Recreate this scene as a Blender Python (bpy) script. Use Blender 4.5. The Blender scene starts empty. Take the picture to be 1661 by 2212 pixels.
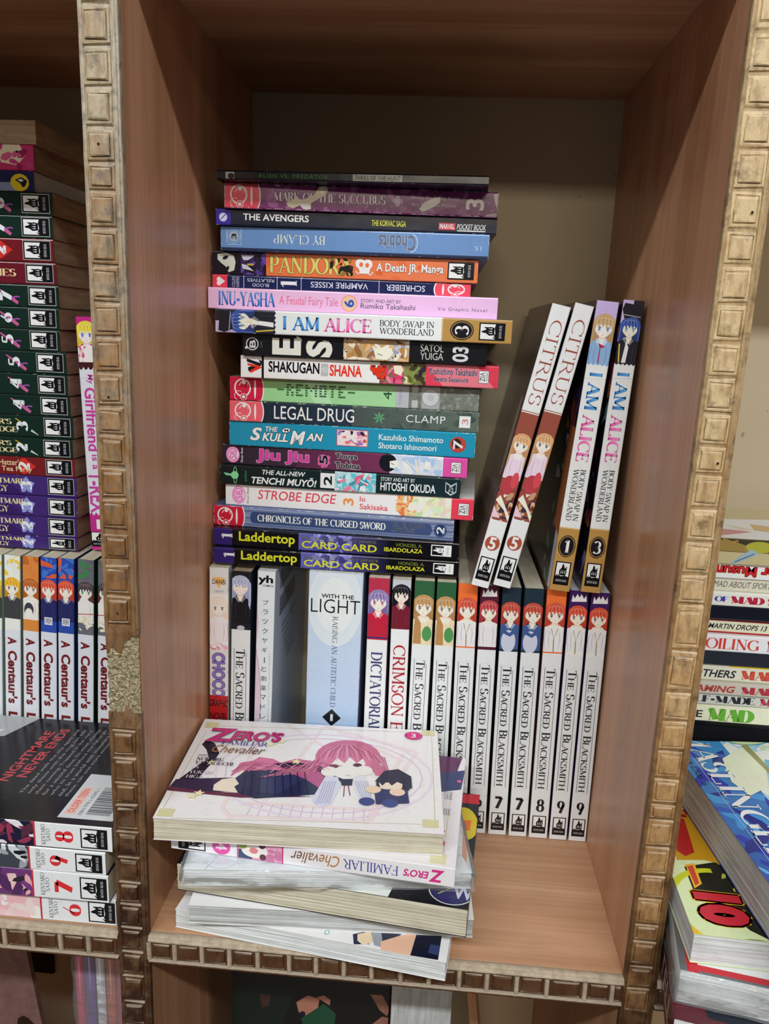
import bpy, bmesh, math, random
from mathutils import Vector, Matrix, noise
random.seed(7)
D2R = math.pi/180
# ---------------------------------------------------------------- camera
FPX = 1676.2156; CAM = Vector((.16978, -.41804, .38936))
_ya, _pi, _ro = [a*D2R for a in (-3.6766, -13.152, 2.3771)]
FW = Vector((math.sin(_ya)*math.cos(_pi), math.cos(_ya)*math.cos(_pi), math.sin(_pi)))
_r0 = Vector((math.cos(_ya), -math.sin(_ya), 0)); _u0 = _r0.cross(FW)
RT = math.cos(_ro)*_r0+math.sin(_ro)*_u0; UP = -math.sin(_ro)*_r0+math.cos(_ro)*_u0
col = bpy.context.collection
cd = bpy.data.cameras.new('camera'); cam = bpy.data.objects.new('camera', cd); col.objects.link(cam)
cd.sensor_fit = 'HORIZONTAL'; cd.sensor_width = 36; cd.lens = 36*FPX/1661; cd.clip_start = .01
cam.matrix_world = Matrix.Translation(CAM) @ Matrix((RT, UP, -FW)).transposed().to_4x4()
bpy.context.scene.camera = cam
# ---------------------------------------------------------------- light, world, exposure
sc = bpy.context.scene
sc.view_settings.view_transform = 'Standard'; sc.view_settings.look = 'None'
sc.view_settings.gamma = 1; sc.view_settings.use_curve_mapping = False
sc.view_settings.exposure = 0.0
wd = bpy.data.worlds.new('shop_air'); sc.world = wd; wd.use_nodes = True
wd.node_tree.nodes['Background'].inputs[0].default_value = (.80, .88, 1.0, 1)
wd.node_tree.nodes['Background'].inputs[1].default_value = .085
def area(name, loc, target, sx, sy, power, colr):
    l = bpy.data.lights.new(name, 'AREA'); l.shape = 'RECTANGLE'; l.size = sx; l.size_y = sy; l.energy = power; l.color = colr
    o = bpy.data.objects.new(name, l); col.objects.link(o); o.location = loc
    d = (Vector(target)-Vector(loc)).normalized(); o.rotation_euler = d.to_track_quat('-Z', 'Y').to_euler()
    return o
area('ceiling_tube_light', (.15, -1.45, 1.70), (.15, .1, .3), 3.4, .06, 56, (.95, .98, 1.0))
area('added_fill_light', (.3, -3.9, 1.55), (.1, .1, .3), 1.6, .2, 34, (1.0, .88, .72))  # added unseen fill, not a known tube: brightens the shadowed back panel
H = .5783; W = .306; DEP = .2817
def srgb(h):
    v = [int(h[i:i+2], 16)/255 for i in (0, 2, 4)]
    return [c/12.92 if c <= .04045 else ((c+.055)/1.055)**2.4 for c in v]
KL = .80
def alb(h):
    return tuple(min(.86, c/KL) for c in srgb(h))+(1,)
def proj(P):
    d = P-CAM; z = d.dot(FW)
    return (830.5+FPX*d.dot(RT)/z, 1106-FPX*d.dot(UP)/z)
# ---------------------------------------------------------------- materials
def mat(name):
    m = bpy.data.materials.new(name); m.use_nodes = True
    nt = m.node_tree; b = nt.nodes['Principled BSDF']
    return m, nt, b
def N(nt, t, **kw):
    n = nt.nodes.new(t)
    for k, v in kw.items(): setattr(n, k, v)
    return n
def ramp(nt, src, stops):
    r = N(nt, 'ShaderNodeValToRGB'); nt.links.new(src, r.inputs[0])
    e = r.color_ramp.elements
    while len(e) < len(stops): e.new(.5)
    for x, (p, c) in zip(e, stops): x.position = p; x.color = c
    return r.outputs[0]
def noise_tex(nt, coord, scale, detail=4, rough=.55, sc3=(1, 1, 1)):
    mp = N(nt, 'ShaderNodeMapping'); mp.inputs['Scale'].default_value = sc3; nt.links.new(coord, mp.inputs[0])
    n = N(nt, 'ShaderNodeTexNoise'); n.inputs['Scale'].default_value = scale; n.inputs['Detail'].default_value = detail
    n.inputs['Roughness'].default_value = rough; nt.links.new(mp.outputs[0], n.inputs[0]); return n.outputs[0]
def mixc(nt, fac, a, b, mode='MIX'):
    m = N(nt, 'ShaderNodeMix', data_type='RGBA', blend_type=mode)
    for i, v in ((0, fac), (6, a), (7, b)):
        if hasattr(v, 'links') or hasattr(v, 'is_linked'): nt.links.new(v, m.inputs[i])
        else: m.inputs[i].default_value = v
    return m.outputs[2]
def bump(nt, b, h, strength, dist):
    n = N(nt, 'ShaderNodeBump'); n.inputs['Strength'].default_value = strength; n.inputs['Distance'].default_value = dist
    nt.links.new(h, n.inputs['Height']); nt.links.new(n.outputs[0], b.inputs['Normal'])
def wood(name, grain, c1, c2, rough=.42):
    m, nt, b = mat(name); tc = N(nt, 'ShaderNodeTexCoord').outputs['Object']
    s = {'z': (1, 1, .02), 'x': (.03, 1, 1)}[grain]
    f = noise_tex(nt, tc, 260, 5, .6, s); g = noise_tex(nt, tc, 38, 3, .5, s); sm = noise_tex(nt, tc, 9, 3, .6)
    c = mixc(nt, ramp(nt, g, [(.35, (0, 0, 0, 1)), (.68, (1, 1, 1, 1))]), alb(c1), alb(c2))
    c = mixc(nt, ramp(nt, f, [(.42, (.82, .80, .78, 1)), (.6, (1, 1, 1, 1))]), c, c) if False else mixc(nt, 1.0, c, ramp(nt, f, [(.38, (.86, .84, .82, 1)), (.6, (1, 1, 1, 1))]), 'MULTIPLY')
    c = mixc(nt, 1.0, c, ramp(nt, sm, [(.28, (.80, .78, .76, 1)), (.42, (1, 1, 1, 1))]), 'MULTIPLY')
    nt.links.new(c, b.inputs['Base Color']); b.inputs['Roughness'].default_value = rough
    nt.links.new(ramp(nt, g, [(.3, (rough-.06,)*3+(1,)), (.7, (rough+.1,)*3+(1,))]), b.inputs['Roughness'])
    bump(nt, b, f, .12, .0004); return m
M = {}
M['laminate_side'] = wood('reddish_laminate_upright', 'z', 'a87a58', 'bf9070', .32)
M['laminate_shelf'] = wood('reddish_laminate_shelf', 'x', 'a67c5c', 'bd9676', .42)
def hardboard():
    m, nt, b = mat('hardboard'); tc = N(nt, 'ShaderNodeTexCoord').outputs['Object']
    n1 = noise_tex(nt, tc, 14, 5); n2 = noise_tex(nt, tc, 900, 2); sp = noise_tex(nt, tc, 120, 2, .4)
    c = mixc(nt, n1, alb('a89c82'), alb('b4a990'))
    c = mixc(nt, 1.0, c, ramp(nt, sp, [(.2, (.45, .4, .35, 1)), (.26, (1, 1, 1, 1))]), 'MULTIPLY')
    nt.links.new(c, b.inputs['Base Color']); b.inputs['Roughness'].default_value = .75; bump(nt, b, n2, .2, .0003); return m
M['hardboard'] = hardboard()
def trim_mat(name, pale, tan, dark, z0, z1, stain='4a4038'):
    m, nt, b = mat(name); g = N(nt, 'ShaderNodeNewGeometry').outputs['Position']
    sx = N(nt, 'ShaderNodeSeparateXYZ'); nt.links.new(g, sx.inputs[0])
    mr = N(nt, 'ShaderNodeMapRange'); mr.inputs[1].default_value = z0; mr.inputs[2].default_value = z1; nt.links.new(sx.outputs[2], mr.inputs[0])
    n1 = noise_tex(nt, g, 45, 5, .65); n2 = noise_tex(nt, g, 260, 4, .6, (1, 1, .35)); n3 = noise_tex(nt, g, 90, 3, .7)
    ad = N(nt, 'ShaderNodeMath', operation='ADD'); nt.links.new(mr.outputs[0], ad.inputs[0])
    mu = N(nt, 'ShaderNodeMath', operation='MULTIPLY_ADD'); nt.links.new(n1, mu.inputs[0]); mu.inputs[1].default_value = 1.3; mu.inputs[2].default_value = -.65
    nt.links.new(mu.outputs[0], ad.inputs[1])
    c = ramp(nt, ad.outputs[0], [(0, alb(dark)), (.5, alb(tan)), (1, alb(pale))])  # darker towards the bottom: worn lacquer plus light falloff painted into the colour
    c = mixc(nt, 1.0, c, ramp(nt, n2, [(.3, (.62, .55, .5, 1)), (.55, (1, 1, 1, 1))]), 'MULTIPLY')
    c = mixc(nt, ramp(nt, n3, [(.52, (0, 0, 0, 1)), (.70, (.7, .7, .7, 1))]), c, alb(stain))
    nz = N(nt, 'ShaderNodeSeparateXYZ'); nt.links.new(N(nt, 'ShaderNodeNewGeometry').outputs['Normal'], nz.inputs[0])   # dust lies on upward faces
    c = mixc(nt, ramp(nt, nz.outputs[2], [(.25, (0, 0, 0, 1)), (.6, (.55, .55, .55, 1))]), c, alb('a89c88'))
    nt.links.new(c, b.inputs['Base Color']); b.inputs['Roughness'].default_value = .5; bump(nt, b, n2, .6, .0012); return m
M['trim_left'] = trim_mat('worn_shaded_moulding_left', 'a09886', '836444', '402614', -.02, .52)
M['block_left'] = trim_mat('worn_shaded_blocks_left', 'a5987e', '84603a', '341a0c', .0, .60)
M['block_right'] = trim_mat('worn_shaded_blocks_right', 'bca67e', 'a98558', '5a381e', -.06, .36, '5c4024')
M['trim_right'] = trim_mat('worn_shaded_backing_right', 'a68e68', '8c6a42', '40260f', -.04, .42, '3c2614')  # backing darker than its blocks: groove shadow painted into the colour
M['trim_shelf'] = trim_mat('worn_shaded_moulding_shelf', '604428', '50321a', '3c220e', -.3, .5)
def plain(name, h, rough=.6, spec=.4, noisy=0):
    m, nt, b = mat(name); b.inputs['Roughness'].default_value = rough; b.inputs['Specular IOR Level'].default_value = spec
    if noisy:
        tc = N(nt, 'ShaderNodeTexCoord').outputs['Object']; n = noise_tex(nt, tc, noisy, 5, .65)
        c = mixc(nt, 1.0, alb(h), ramp(nt, n, [(.25, (.6, .58, .55, 1)), (.65, (1.1, 1.08, 1.05, 1))]), 'MULTIPLY')
        nt.links.new(c, b.inputs['Base Color']); bump(nt, b, n, .3, .001)
    else: b.inputs['Base Color'].default_value = alb(h)
    return m
M['dusty_ledge'] = plain('dusty_moulding_bead', 'a39684', .7, .3, 160)
M['chip'] = plain('torn_particleboard', '8f8670', .9, .1, 420)
M['dark_edge'] = plain('dark_seam', '2a1a12', .8, .1)
def pages(name, h1, h2, fr=1400):
    m, nt, b = mat(name); tc = N(nt, 'ShaderNodeTexCoord').outputs['Object']
    f = noise_tex(nt, tc, 1, 3, .7, (14, 14, fr)); g = noise_tex(nt, tc, 1, 3, .6, (30, 30, 260)); s = noise_tex(nt, tc, 60, 4, .6)
    c = mixc(nt, ramp(nt, g, [(.3, (0, 0, 0, 1)), (.7, (1, 1, 1, 1))]), alb(h1), alb(h2))
    c = mixc(nt, 1.0, c, ramp(nt, f, [(.34, (.84, .83, .81, 1)), (.55, (1, 1, 1, 1))]), 'MULTIPLY')
    c = mixc(nt, 1.0, c, ramp(nt, s, [(.25, (.88, .86, .82, 1)), (.5, (1, 1, 1, 1))]), 'MULTIPLY')
    nt.links.new(c, b.inputs['Base Color']); b.inputs['Roughness'].default_value = .9; b.inputs['Specular IOR Level'].default_value = .15
    bump(nt, b, f, .5, .0004); return m
M['pg_cream'] = pages('cream_pages', 'aea792', 'c8c2ae'); M['pg_white'] = pages('white_pages', 'bcc0c0', 'd0d4d6')
M['pg_yellow'] = pages('yellowed_pages', 'b2ac98', 'c6c1b0'); M['pg_brown'] = pages('browned_pages', '8a7660', 'a8957c')
M['pg_grey'] = pages('grey_pages', '9a9c9a', 'b6babb')
def print_mat():
    m, nt, b = mat('printed_glossy_cover'); a = N(nt, 'ShaderNodeAttribute'); a.attribute_name = 'ink'
    tc = N(nt, 'ShaderNodeTexCoord').outputs['Object']; n = noise_tex(nt, tc, 220, 3, .6); n2 = noise_tex(nt, tc, 40, 2)
    c = mixc(nt, 1.0, a.outputs['Color'], ramp(nt, n, [(.2, (.90, .89, .88, 1)), (.45, (1, 1, 1, 1))]), 'MULTIPLY')
    nt.links.new(c, b.inputs['Base Color']); b.inputs['Roughness'].default_value = .2; b.inputs['Specular IOR Level'].default_value = .45
    bump(nt, b, n2, .18, .001); return m
M['print'] = print_mat()
CV = {}
def cover_mat(h):
    if h not in CV:
        m, nt, b = mat('cover_'+h); b.inputs['Base Color'].default_value = alb(h); b.inputs['Roughness'].default_value = .27; b.inputs['Specular IOR Level'].default_value = .45
        tc = N(nt, 'ShaderNodeTexCoord').outputs['Object']; bump(nt, b, noise_tex(nt, tc, 40, 2), .18, .001); CV[h] = m
    return CV[h]
def film():
    m, nt, b = mat('clear_plastic_film'); tc = N(nt, 'ShaderNodeTexCoord').outputs['Object']
    out = nt.nodes['Material Output']; tr = N(nt, 'ShaderNodeBsdfTransparent'); tr.inputs[0].default_value = (.96, .97, .98, 1)
    gl = N(nt, 'ShaderNodeBsdfGlossy'); gl.inputs['Roughness'].default_value = .12; gl.inputs[0].default_value = (1, 1, 1, 1)
    df = N(nt, 'ShaderNodeBsdfDiffuse'); df.inputs[0].default_value = (.9, .92, .95, 1)
    bn = N(nt, 'ShaderNodeBump'); bn.inputs['Strength'].default_value = .7; bn.inputs['Distance'].default_value = .002
    nt.links.new(noise_tex(nt, tc, 70, 3, .6), bn.inputs['Height']); nt.links.new(bn.outputs[0], gl.inputs['Normal'])
    fr = N(nt, 'ShaderNodeLayerWeight'); fr.inputs[0].default_value = .22; nt.links.new(bn.outputs[0], fr.inputs['Normal'])
    m0 = N(nt, 'ShaderNodeMixShader'); m0.inputs[0].default_value = .16; nt.links.new(tr.outputs[0], m0.inputs[1]); nt.links.new(df.outputs[0], m0.inputs[2])
    mx = N(nt, 'ShaderNodeMixShader'); nt.links.new(fr.outputs['Fresnel'], mx.inputs[0]); nt.links.new(m0.outputs[0], mx.inputs[1]); nt.links.new(gl.outputs[0], mx.inputs[2])
    nt.links.new(mx.outputs[0], out.inputs[0]); return m
M['film'] = film()
# ---------------------------------------------------------------- object helpers
def link(name, me, parent=None, mtl=None):
    if mtl is not None:
        me.materials.clear(); me.materials.append(mtl)
    o = bpy.data.objects.new(name, me); col.objects.link(o)
    if parent is not None: o.parent = parent
    return o
def from_bm(name, bm, mtl, parent=None, smooth=False):
    me = bpy.data.meshes.new(name); bm.to_mesh(me); bm.free()
    if smooth:
        for p in me.polygons: p.use_smooth = True
    return link(name, me, parent, mtl)
def bx(bm, x0, y0, z0, x1, y1, z1, bev=0):
    vs = [bm.verts.new((x, y, z)) for x in (x0, x1) for y in (y0, y1) for z in (z0, z1)]
    fs = [bm.faces.new([vs[i] for i in q]) for q in ((0, 1, 3, 2), (4, 6, 7, 5), (0, 4, 5, 1), (2, 3, 7, 6), (0, 2, 6, 4), (1, 5, 7, 3))]
    if bev: bmesh.ops.bevel(bm, geom=list({e for f in fs for e in f.edges}), offset=bev, segments=2, profile=.6, affect='EDGES')
def thing(name, label, cat, mw=None, group=None):
    o = bpy.data.objects.new(name, None); col.objects.link(o); o.empty_display_size = .02
    if mw is not None: o.matrix_world = mw
    o['label'] = label; o['category'] = cat
    if group: o['group'] = group
    return o
# ---------------------------------------------------------------- lettering: built-in sans plus a drawn serif
TC = {}
def sans(s, bold=0.0, shear=0.0, spacing=1.0):
    k = (s, bold, shear, spacing)
    if k in TC: return TC[k]
    c = bpy.data.curves.new('t', 'FONT'); c.body = s; c.resolution_u = 3; c.offset = bold*.42; c.shear = shear; c.space_character = spacing
    o = bpy.data.objects.new('t', c); col.objects.link(o); bpy.context.view_layer.update()
    ev = o.evaluated_get(bpy.context.evaluated_depsgraph_get()); me = ev.to_mesh()
    ps = [[(me.vertices[i].co.x, me.vertices[i].co.y) for i in p.vertices] for p in me.polygons]
    ev.to_mesh_clear(); bpy.data.objects.remove(o); bpy.data.curves.remove(c); TC[k] = ps
    return ps
# glyph = width | strokes: T/t thick/thin line x0 y0 x1 y1 (+s serif start, +e serif end), a arc cx cy rx ry a0 a1
GL = {
'A': '.74|t .08 0 .37 1 s|T .37 1 .66 0 e|t .17 .34 .56 .34', 'B': '.62|T .14 0 .14 1 se|t .14 1 .32 1|t .14 .52 .32 .52|t .14 0 .32 0|a .32 .76 .2 .24 90 -90|a .32 .26 .24 .26 90 -90',
'C': '.74|a .42 .5 .35 .5 48 312|t .67 .72 .67 .97', 'D': '.76|T .14 0 .14 1 se|t .14 1 .34 1|t .14 0 .34 0|a .34 .5 .34 .5 90 -90',
'E': '.64|T .14 0 .14 1 se|t .14 1 .56 1|t .14 .52 .44 .52|t .14 0 .58 0|t .56 1 .56 .82|t .44 .62 .44 .42|t .58 0 .58 .2', 'F': '.6|T .14 0 .14 1 se|t .14 1 .55 1|t .14 .5 .43 .5|t .55 1 .55 .8|t .43 .6 .43 .4',
'G': '.8|a .42 .5 .35 .5 48 300|t .67 .72 .67 .97|T .68 .05 .68 .42 e', 'H': '.8|T .14 0 .14 1 se|T .66 0 .66 1 se|t .14 .52 .66 .52', 'I': '.3|T .15 0 .15 1 se', 'J': '.45|T .3 .15 .3 1 e|a .14 .15 .16 .2 0 -150',
'K': '.74|T .14 0 .14 1 se|t .18 .42 .6 1 e|T .3 .56 .66 0 e', 'L': '.6|T .14 0 .14 1 se|t .14 0 .54 0|t .54 0 .54 .22', 'M': '.94|t .14 0 .14 1 se|T .14 1 .46 .08|t .46 .08 .78 1|T .78 1 .78 0 se',
'N': '.8|t .14 0 .14 1 se|T .14 1 .66 .02|t .66 0 .66 1 e', 'O': '.82|a .41 .5 .35 .5 0 360', 'P': '.6|T .14 0 .14 1 se|t .14 1 .32 1|t .14 .46 .32 .46|a .32 .73 .22 .27 90 -90',
'Q': '.82|a .41 .5 .35 .5 0 360|T .45 .1 .75 -.15', 'R': '.7|T .14 0 .14 1 se|t .14 1 .32 1|t .14 .5 .32 .5|a .32 .75 .2 .25 90 -90|T .34 .5 .64 0 e', 'S': '.56|a .28 .75 .19 .25 35 250|a .27 .25 .21 .27 78 -145|t .45 .78 .45 .97|t .07 .02 .07 .26',
'T': '.68|T .34 0 .34 1 s|t .06 1 .62 1|t .06 1 .06 .8|t .62 1 .62 .8', 'U': '.76|T .14 .3 .14 1 e|t .62 .3 .62 1 e|a .38 .3 .24 .3 180 360', 'V': '.74|T .08 1 .37 0 s|t .37 0 .66 1 e', 'W': '1.04|T .08 1 .3 0 s|t .3 0 .52 1|T .52 1 .74 0|t .74 0 .96 1 e',
'X': '.72|T .1 1 .62 0 se|t .1 0 .62 1 se', 'Y': '.7|T .08 1 .35 .48 s|t .35 .48 .62 1 e|T .35 .48 .35 0 e', 'Z': '.64|t .1 1 .56 1|T .56 1 .08 0|t .08 0 .58 0|t .1 1 .1 .8|t .58 0 .58 .2',
'1': '.42|T .22 0 .22 1 s|t .22 1 .06 .82', '2': '.58|a .28 .72 .2 .26 170 -30|T .46 .6 .08 .04|T .08 .04 .52 .04', '3': '.56|a .26 .74 .2 .25 150 -85|a .26 .26 .23 .26 88 -150', '4': '.6|t .4 1 .06 .3|t .06 .3 .54 .3|T .42 0 .42 1 s', '0': '.62|a .31 .5 .24 .5 0 360', '5': '.56|t .14 1 .48 1|t .14 1 .12 .55|a .26 .3 .22 .3 120 -150',
'6': '.6|a .3 .3 .22 .3 0 360|t .1 .35 .42 1', '7': '.56|T .06 .96 .5 .96|T .5 .96 .2 0', '8': '.58|a .28 .74 .18 .24 0 360|a .28 .26 .22 .27 0 360', '9': '.6|a .28 .7 .2 .28 0 360|T .48 .68 .26 0', "'": '.2|T .1 .75 .1 1', '-': '.4|T .05 .42 .35 .42', '.': '.25|T .12 0 .12 .1', '!': '.25|T .12 .3 .12 1|T .12 0 .12 .1', ',': '.25|T .12 0 .08 -.12', ' ': '.36|'}
def ribbon(pts, ws):
    out = []; L = []; R = []
    for i, p in enumerate(pts):
        a = pts[max(0, i-1)]; b = pts[min(len(pts)-1, i+1)]; dx, dy = b[0]-a[0], b[1]-a[1]; l = math.hypot(dx, dy) or 1
        n = (-dy/l*ws[i]/2, dx/l*ws[i]/2); L.append((p[0]+n[0], p[1]+n[1])); R.append((p[0]-n[0], p[1]-n[1]))
    for i in range(len(pts)-1): out.append([R[i], R[i+1], L[i+1], L[i]])
    return out
def serif(s, tk=.15, tn=.05, caps=.78, srf=.11):
    k = ('serif', s, tk, tn)
    if k in TC: return TC[k]
    x = 0; out = []; first = True
    for word in s.split(' '):
        for j, ch in enumerate(word):
            g = GL.get(ch.upper()); sc_ = 1.0 if (j == 0 or not ch.islower()) else caps
            if not g: continue
            w, *st = g.split('|')
            for q in st:
                if not q: continue
                a = q.split(); k0 = a[0]; f = [float(v) for v in a[1:7] if v.replace('.', '').replace('-', '').isdigit()]
                if k0 == 'a':
                    cx, cy, rx, ry, a0, a1 = f; n = max(6, int(abs(a1-a0)/16)); pts = []; ws = []
                    for i in range(n+1):
                        t = (a0+(a1-a0)*i/n)*D2R; pts.append((cx+rx*math.cos(t), cy+ry*math.sin(t))); ws.append(tn+(tk-tn)*abs(math.cos(t))**1.3)
                    out += [[(x+u*sc_, v*sc_) for u, v in r] for r in ribbon(pts, ws)]
                else:
                    wd_ = tk if k0 == 'T' else tn; out += [[(x+u*sc_, v*sc_) for u, v in r] for r in ribbon([(f[0], f[1]), (f[2], f[3])], [wd_, wd_])]
                    fl = a[5] if len(a) > 5 else ''
                    for c_, (px, py) in (('s', f[0:2]), ('e', f[2:4])):
                        if c_ in fl and srf:
                            s0 = srf; out.append([(x+(px-s0)*sc_, (py-tn/2)*sc_), (x+(px+s0)*sc_, (py-tn/2)*sc_), (x+(px+s0)*sc_, (py+tn/2)*sc_), (x+(px-s0)*sc_, (py+tn/2)*sc_)])
            x += float(w)*sc_
        x += .34
    TC[k] = out; return out
# ---------------------------------------------------------------- print: flat inks laid on a face of a book (metres in the face's frame)
LAY = .000007
class Print:
    def __init__(s, book, o, ex, ey, w, h, spine_r=0):
        s.b = book; s.o = Vector(o); s.ex = Vector(ex); s.ey = Vector(ey); s.n = s.ex.cross(s.ey); s.w = w; s.h = h; s.r = spine_r
        s.polys = []; s.layer = 1; s.T = (0, 0, 0, 1)
        mw = book.matrix_world; s.O = mw @ s.o; s.EX = (mw.to_3x3() @ s.ex); s.EY = (mw.to_3x3() @ s.ey); s.NN = s.EX.cross(s.EY)
        s.a = proj(s.O+s.EY*h/2); s.c = proj(s.O+s.EX*w+s.EY*h/2)
        s.za = (s.O-CAM).dot(FW); s.zb = (s.O+s.EX*w-CAM).dot(FW); s.vert = abs(s.a[1]-s.c[1]) > abs(s.a[0]-s.c[0])
    def X(s, p):                       # picture coordinate along the spine -> metres
        i = 1 if s.vert else 0; t = (p-s.a[i])/(s.c[i]-s.a[i]); return s.w*t*s.za/(s.zb-t*(s.zb-s.za))
    def at(s, px, py):                 # picture point -> (u, v) on this face
        d = FW+(px-830.5)/FPX*RT-(py-1106)/FPX*UP; t = (s.O-CAM).dot(s.NN)/d.dot(s.NN); P = CAM+d*t-s.O
        return (P.dot(s.EX), P.dot(s.EY))
    def frame(s, x=0, y=0, rot=0, k=1): s.T = (x, y, rot*D2R, k); return s
    def tf(s, p):
        x, y, r, k = s.T; c, q = math.cos(r)*k, math.sin(r)*k; return (x+p[0]*c-p[1]*q, y+p[0]*q+p[1]*c)
    def add(s, pl, c, c2=None, grad=None, step=True):
        c = srgbc(c); c2 = srgbc(c2) if c2 else None
        for p in pl:
            q = [s.tf(v) for v in p]
            if c2 is None: cs = [c]*len(q)
            else:
                g0, g1, ax = grad; cs = []
                for v in p:
                    t = min(1, max(0, (v[ax]-g0)/(g1-g0))); cs.append(tuple(a+(b-a)*t for a, b in zip(c, c2)))
            s.polys.append((q, cs, s.layer))
        if step: s.layer += 1
        return s
    def rect(s, x0, y0, x1, y1, c, c2=None, ax=0):
        return s.add([[(x0, y0), (x1, y0), (x1, y1), (x0, y1)]], c, c2, ((x0, x1, 0) if ax == 0 else (y0, y1, 1)) if c2 else None)
    def band(s, p0, p1, c, c2=None, v0=-.01, v1=1.01): # full-height band between two picture coordinates
        return s.rect(s.X(p0), v0*s.h, s.X(p1), v1*s.h, c, c2)
    def fill(s, c, c2=None, ax=0): return s.rect(-.001, -.001, s.w+.001, s.h+.001, c, c2, ax)
    def poly(s, pts, c, step=True): return s.add([pts], c, step=step)
    def ppoly(s, pts, c): return s.add([[s.at(*p) for p in pts]], c)
    def ell(s, cx, cy, rx, ry, c, rot=0, n=22, step=True):
        r = rot*D2R; return s.add([[(cx+rx*math.cos(t)*math.cos(r)-ry*math.sin(t)*math.sin(r), cy+rx*math.cos(t)*math.sin(r)+ry*math.sin(t)*math.cos(r)) for t in [2*math.pi*i/n for i in range(n)]]], c, step=step)
    def ring(s, cx, cy, rx, ry, w, c, a0=0, a1=360, n=26):
        pts = [(cx+rx*math.cos((a0+(a1-a0)*i/n)*D2R), cy+ry*math.sin((a0+(a1-a0)*i/n)*D2R)) for i in range(n+1)]; return s.add(ribbon(pts, [w]*(n+1)), c)
    def line(s, pts, w, c, step=True): return s.add(ribbon(pts, w if isinstance(w, list) else [w]*len(pts)), c, step=step)
    def text(s, t, x0, y0, x1, y1, c, rot=0, bold=0, shear=0, font='sans', c2=None, gax=1, out=None, ow=.0003, tk=.15, tn=.05, sp=1):
        pl = serif(t, tk, tn) if font == 'serif' else sans(t, bold, shear, sp)
        if not pl: return s
        r = {0: lambda p: p, 180: lambda p: (-p[0], -p[1]), 90: lambda p: (-p[1], p[0]), -90: lambda p: (p[1], -p[0])}[rot]
        pl = [[r(v) for v in p] for p in pl]
        xs = [v[0] for p in pl for v in p]; ys = [v[1] for p in pl for v in p]; a, b, e, f = min(xs), max(xs), min(ys), max(ys)
        kx = (x1-x0)/((b-a) or 1); ky = (y1-y0)/((f-e) or 1)
        pl = [[(x0+(v[0]-a)*kx, y0+(v[1]-e)*ky) for v in p] for p in pl]
        if out:
            for dx, dy in ((1, 0), (-1, 0), (0, 1), (0, -1), (.7, .7), (-.7, .7), (.7, -.7), (-.7, -.7)): s.add([[(v[0]+dx*ow*.7, v[1]+dy*ow*.7) for v in p] for p in pl], out, step=False)
            s.layer += 1
        return s.add(pl, c, c2, ((y0, y1, 1) if gax == 1 else (x0, x1, 0)) if c2 else None)
    def tx(s, t, p0, p1, v0, v1, c, **k): return s.text(t, s.X(p0), v0*s.h, s.X(p1), v1*s.h, c, **k)   # picture x-range, height as fractions
    def wear(s, n=26, c='c9c4c0', sz=.0012):
        rn = random.Random(hash(round(s.O.x*1e5)+round(s.O.z*1e5)) & 0xffff)
        for i in range(n):
            e = rn.random(); x = rn.uniform(0, s.w); y = 0 if e < .45 else s.h
            if e > .86: x = 0 if rn.random() < .5 else s.w; y = rn.uniform(0, s.h)
            a = sz*rn.uniform(.3, 1.6); b = sz*rn.uniform(.12, .4)
            if e > .86: a, b = b, a
            s.add([[(x-a, y-b*.3), (x-a*.3, y-b), (x+a*.5, y-b*.7), (x+a, y), (x+a*.4, y+b), (x-a*.5, y+b*.8)]], c, step=False)
        s.layer += 1; return s
    def blobs(s, x0, y0, x1, y1, cols, n=14, sz=.003, seed=1, asp=.5):
        rn = random.Random(seed)
        for i in range(n):
            a = sz*rn.uniform(.4, 1.3); cx, cy, ro = rn.uniform(x0, x1), rn.uniform(y0, y1), rn.uniform(0, 3.1)
            pts = []
            for j in range(7):
                t = 2*math.pi*j/7; r = a*rn.uniform(.6, 1.1); dx, dy = r*math.cos(t), r*math.sin(t)*asp
                pts.append((min(x1, max(x0, cx+dx*math.cos(ro)-dy*math.sin(ro))), min(y1, max(y0, cy+dx*math.sin(ro)+dy*math.cos(ro)))))
            s.add([pts], rn.choice(cols), step=False); s.layer += .34
        s.layer = int(s.layer)+1; return s
    def build(s, name='printed_spine', label=None):
        bm = bmesh.new(); cl = bm.verts.layers.float_color.new('ink')
        for q, cs, ly in s.polys:
            vs = []
            for p, c in zip(q, cs):
                v = bm.verts.new((p[0], p[1], ly*LAY)); v[cl] = c+(1,); vs.append(v)
            try: bm.faces.new(vs)
            except ValueError: pass
        def cut(co, no, clear):
            bmesh.ops.bisect_plane(bm, geom=bm.verts[:]+bm.edges[:]+bm.faces[:], plane_co=co, plane_no=no, clear_outer=clear, dist=1e-7)
        e = 4e-5
        cut((e, 0, 0), (-1, 0, 0), True); cut((s.w-e, 0, 0), (1, 0, 0), True); cut((0, e, 0), (0, -1, 0), True); cut((0, s.h-e, 0), (0, 1, 0), True)
        if s.r:
            for k in (.15, .45, 1):
                cut((0, s.r*k, 0), (0, -1, 0), False); cut((0, s.h-s.r*k, 0), (0, 1, 0), False)
        for v in bm.verts:
            x, y, z = v.co
            if s.r:
                t = max(0, s.r-min(y, s.h-y)); z -= (s.r-math.sqrt(max(0, s.r*s.r-t*t)))
            v.co = s.o+s.ex*x+s.ey*y+s.n*(z+.00002)
        me = bpy.data.meshes.new(name); bm.normal_update(); bm.to_mesh(me); bm.free()
        o = link(name, me, s.b, M['print'])
        if label: o['label'] = label
        return o
def srgbc(h): return alb(h)[:3] if isinstance(h, str) else h
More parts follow.
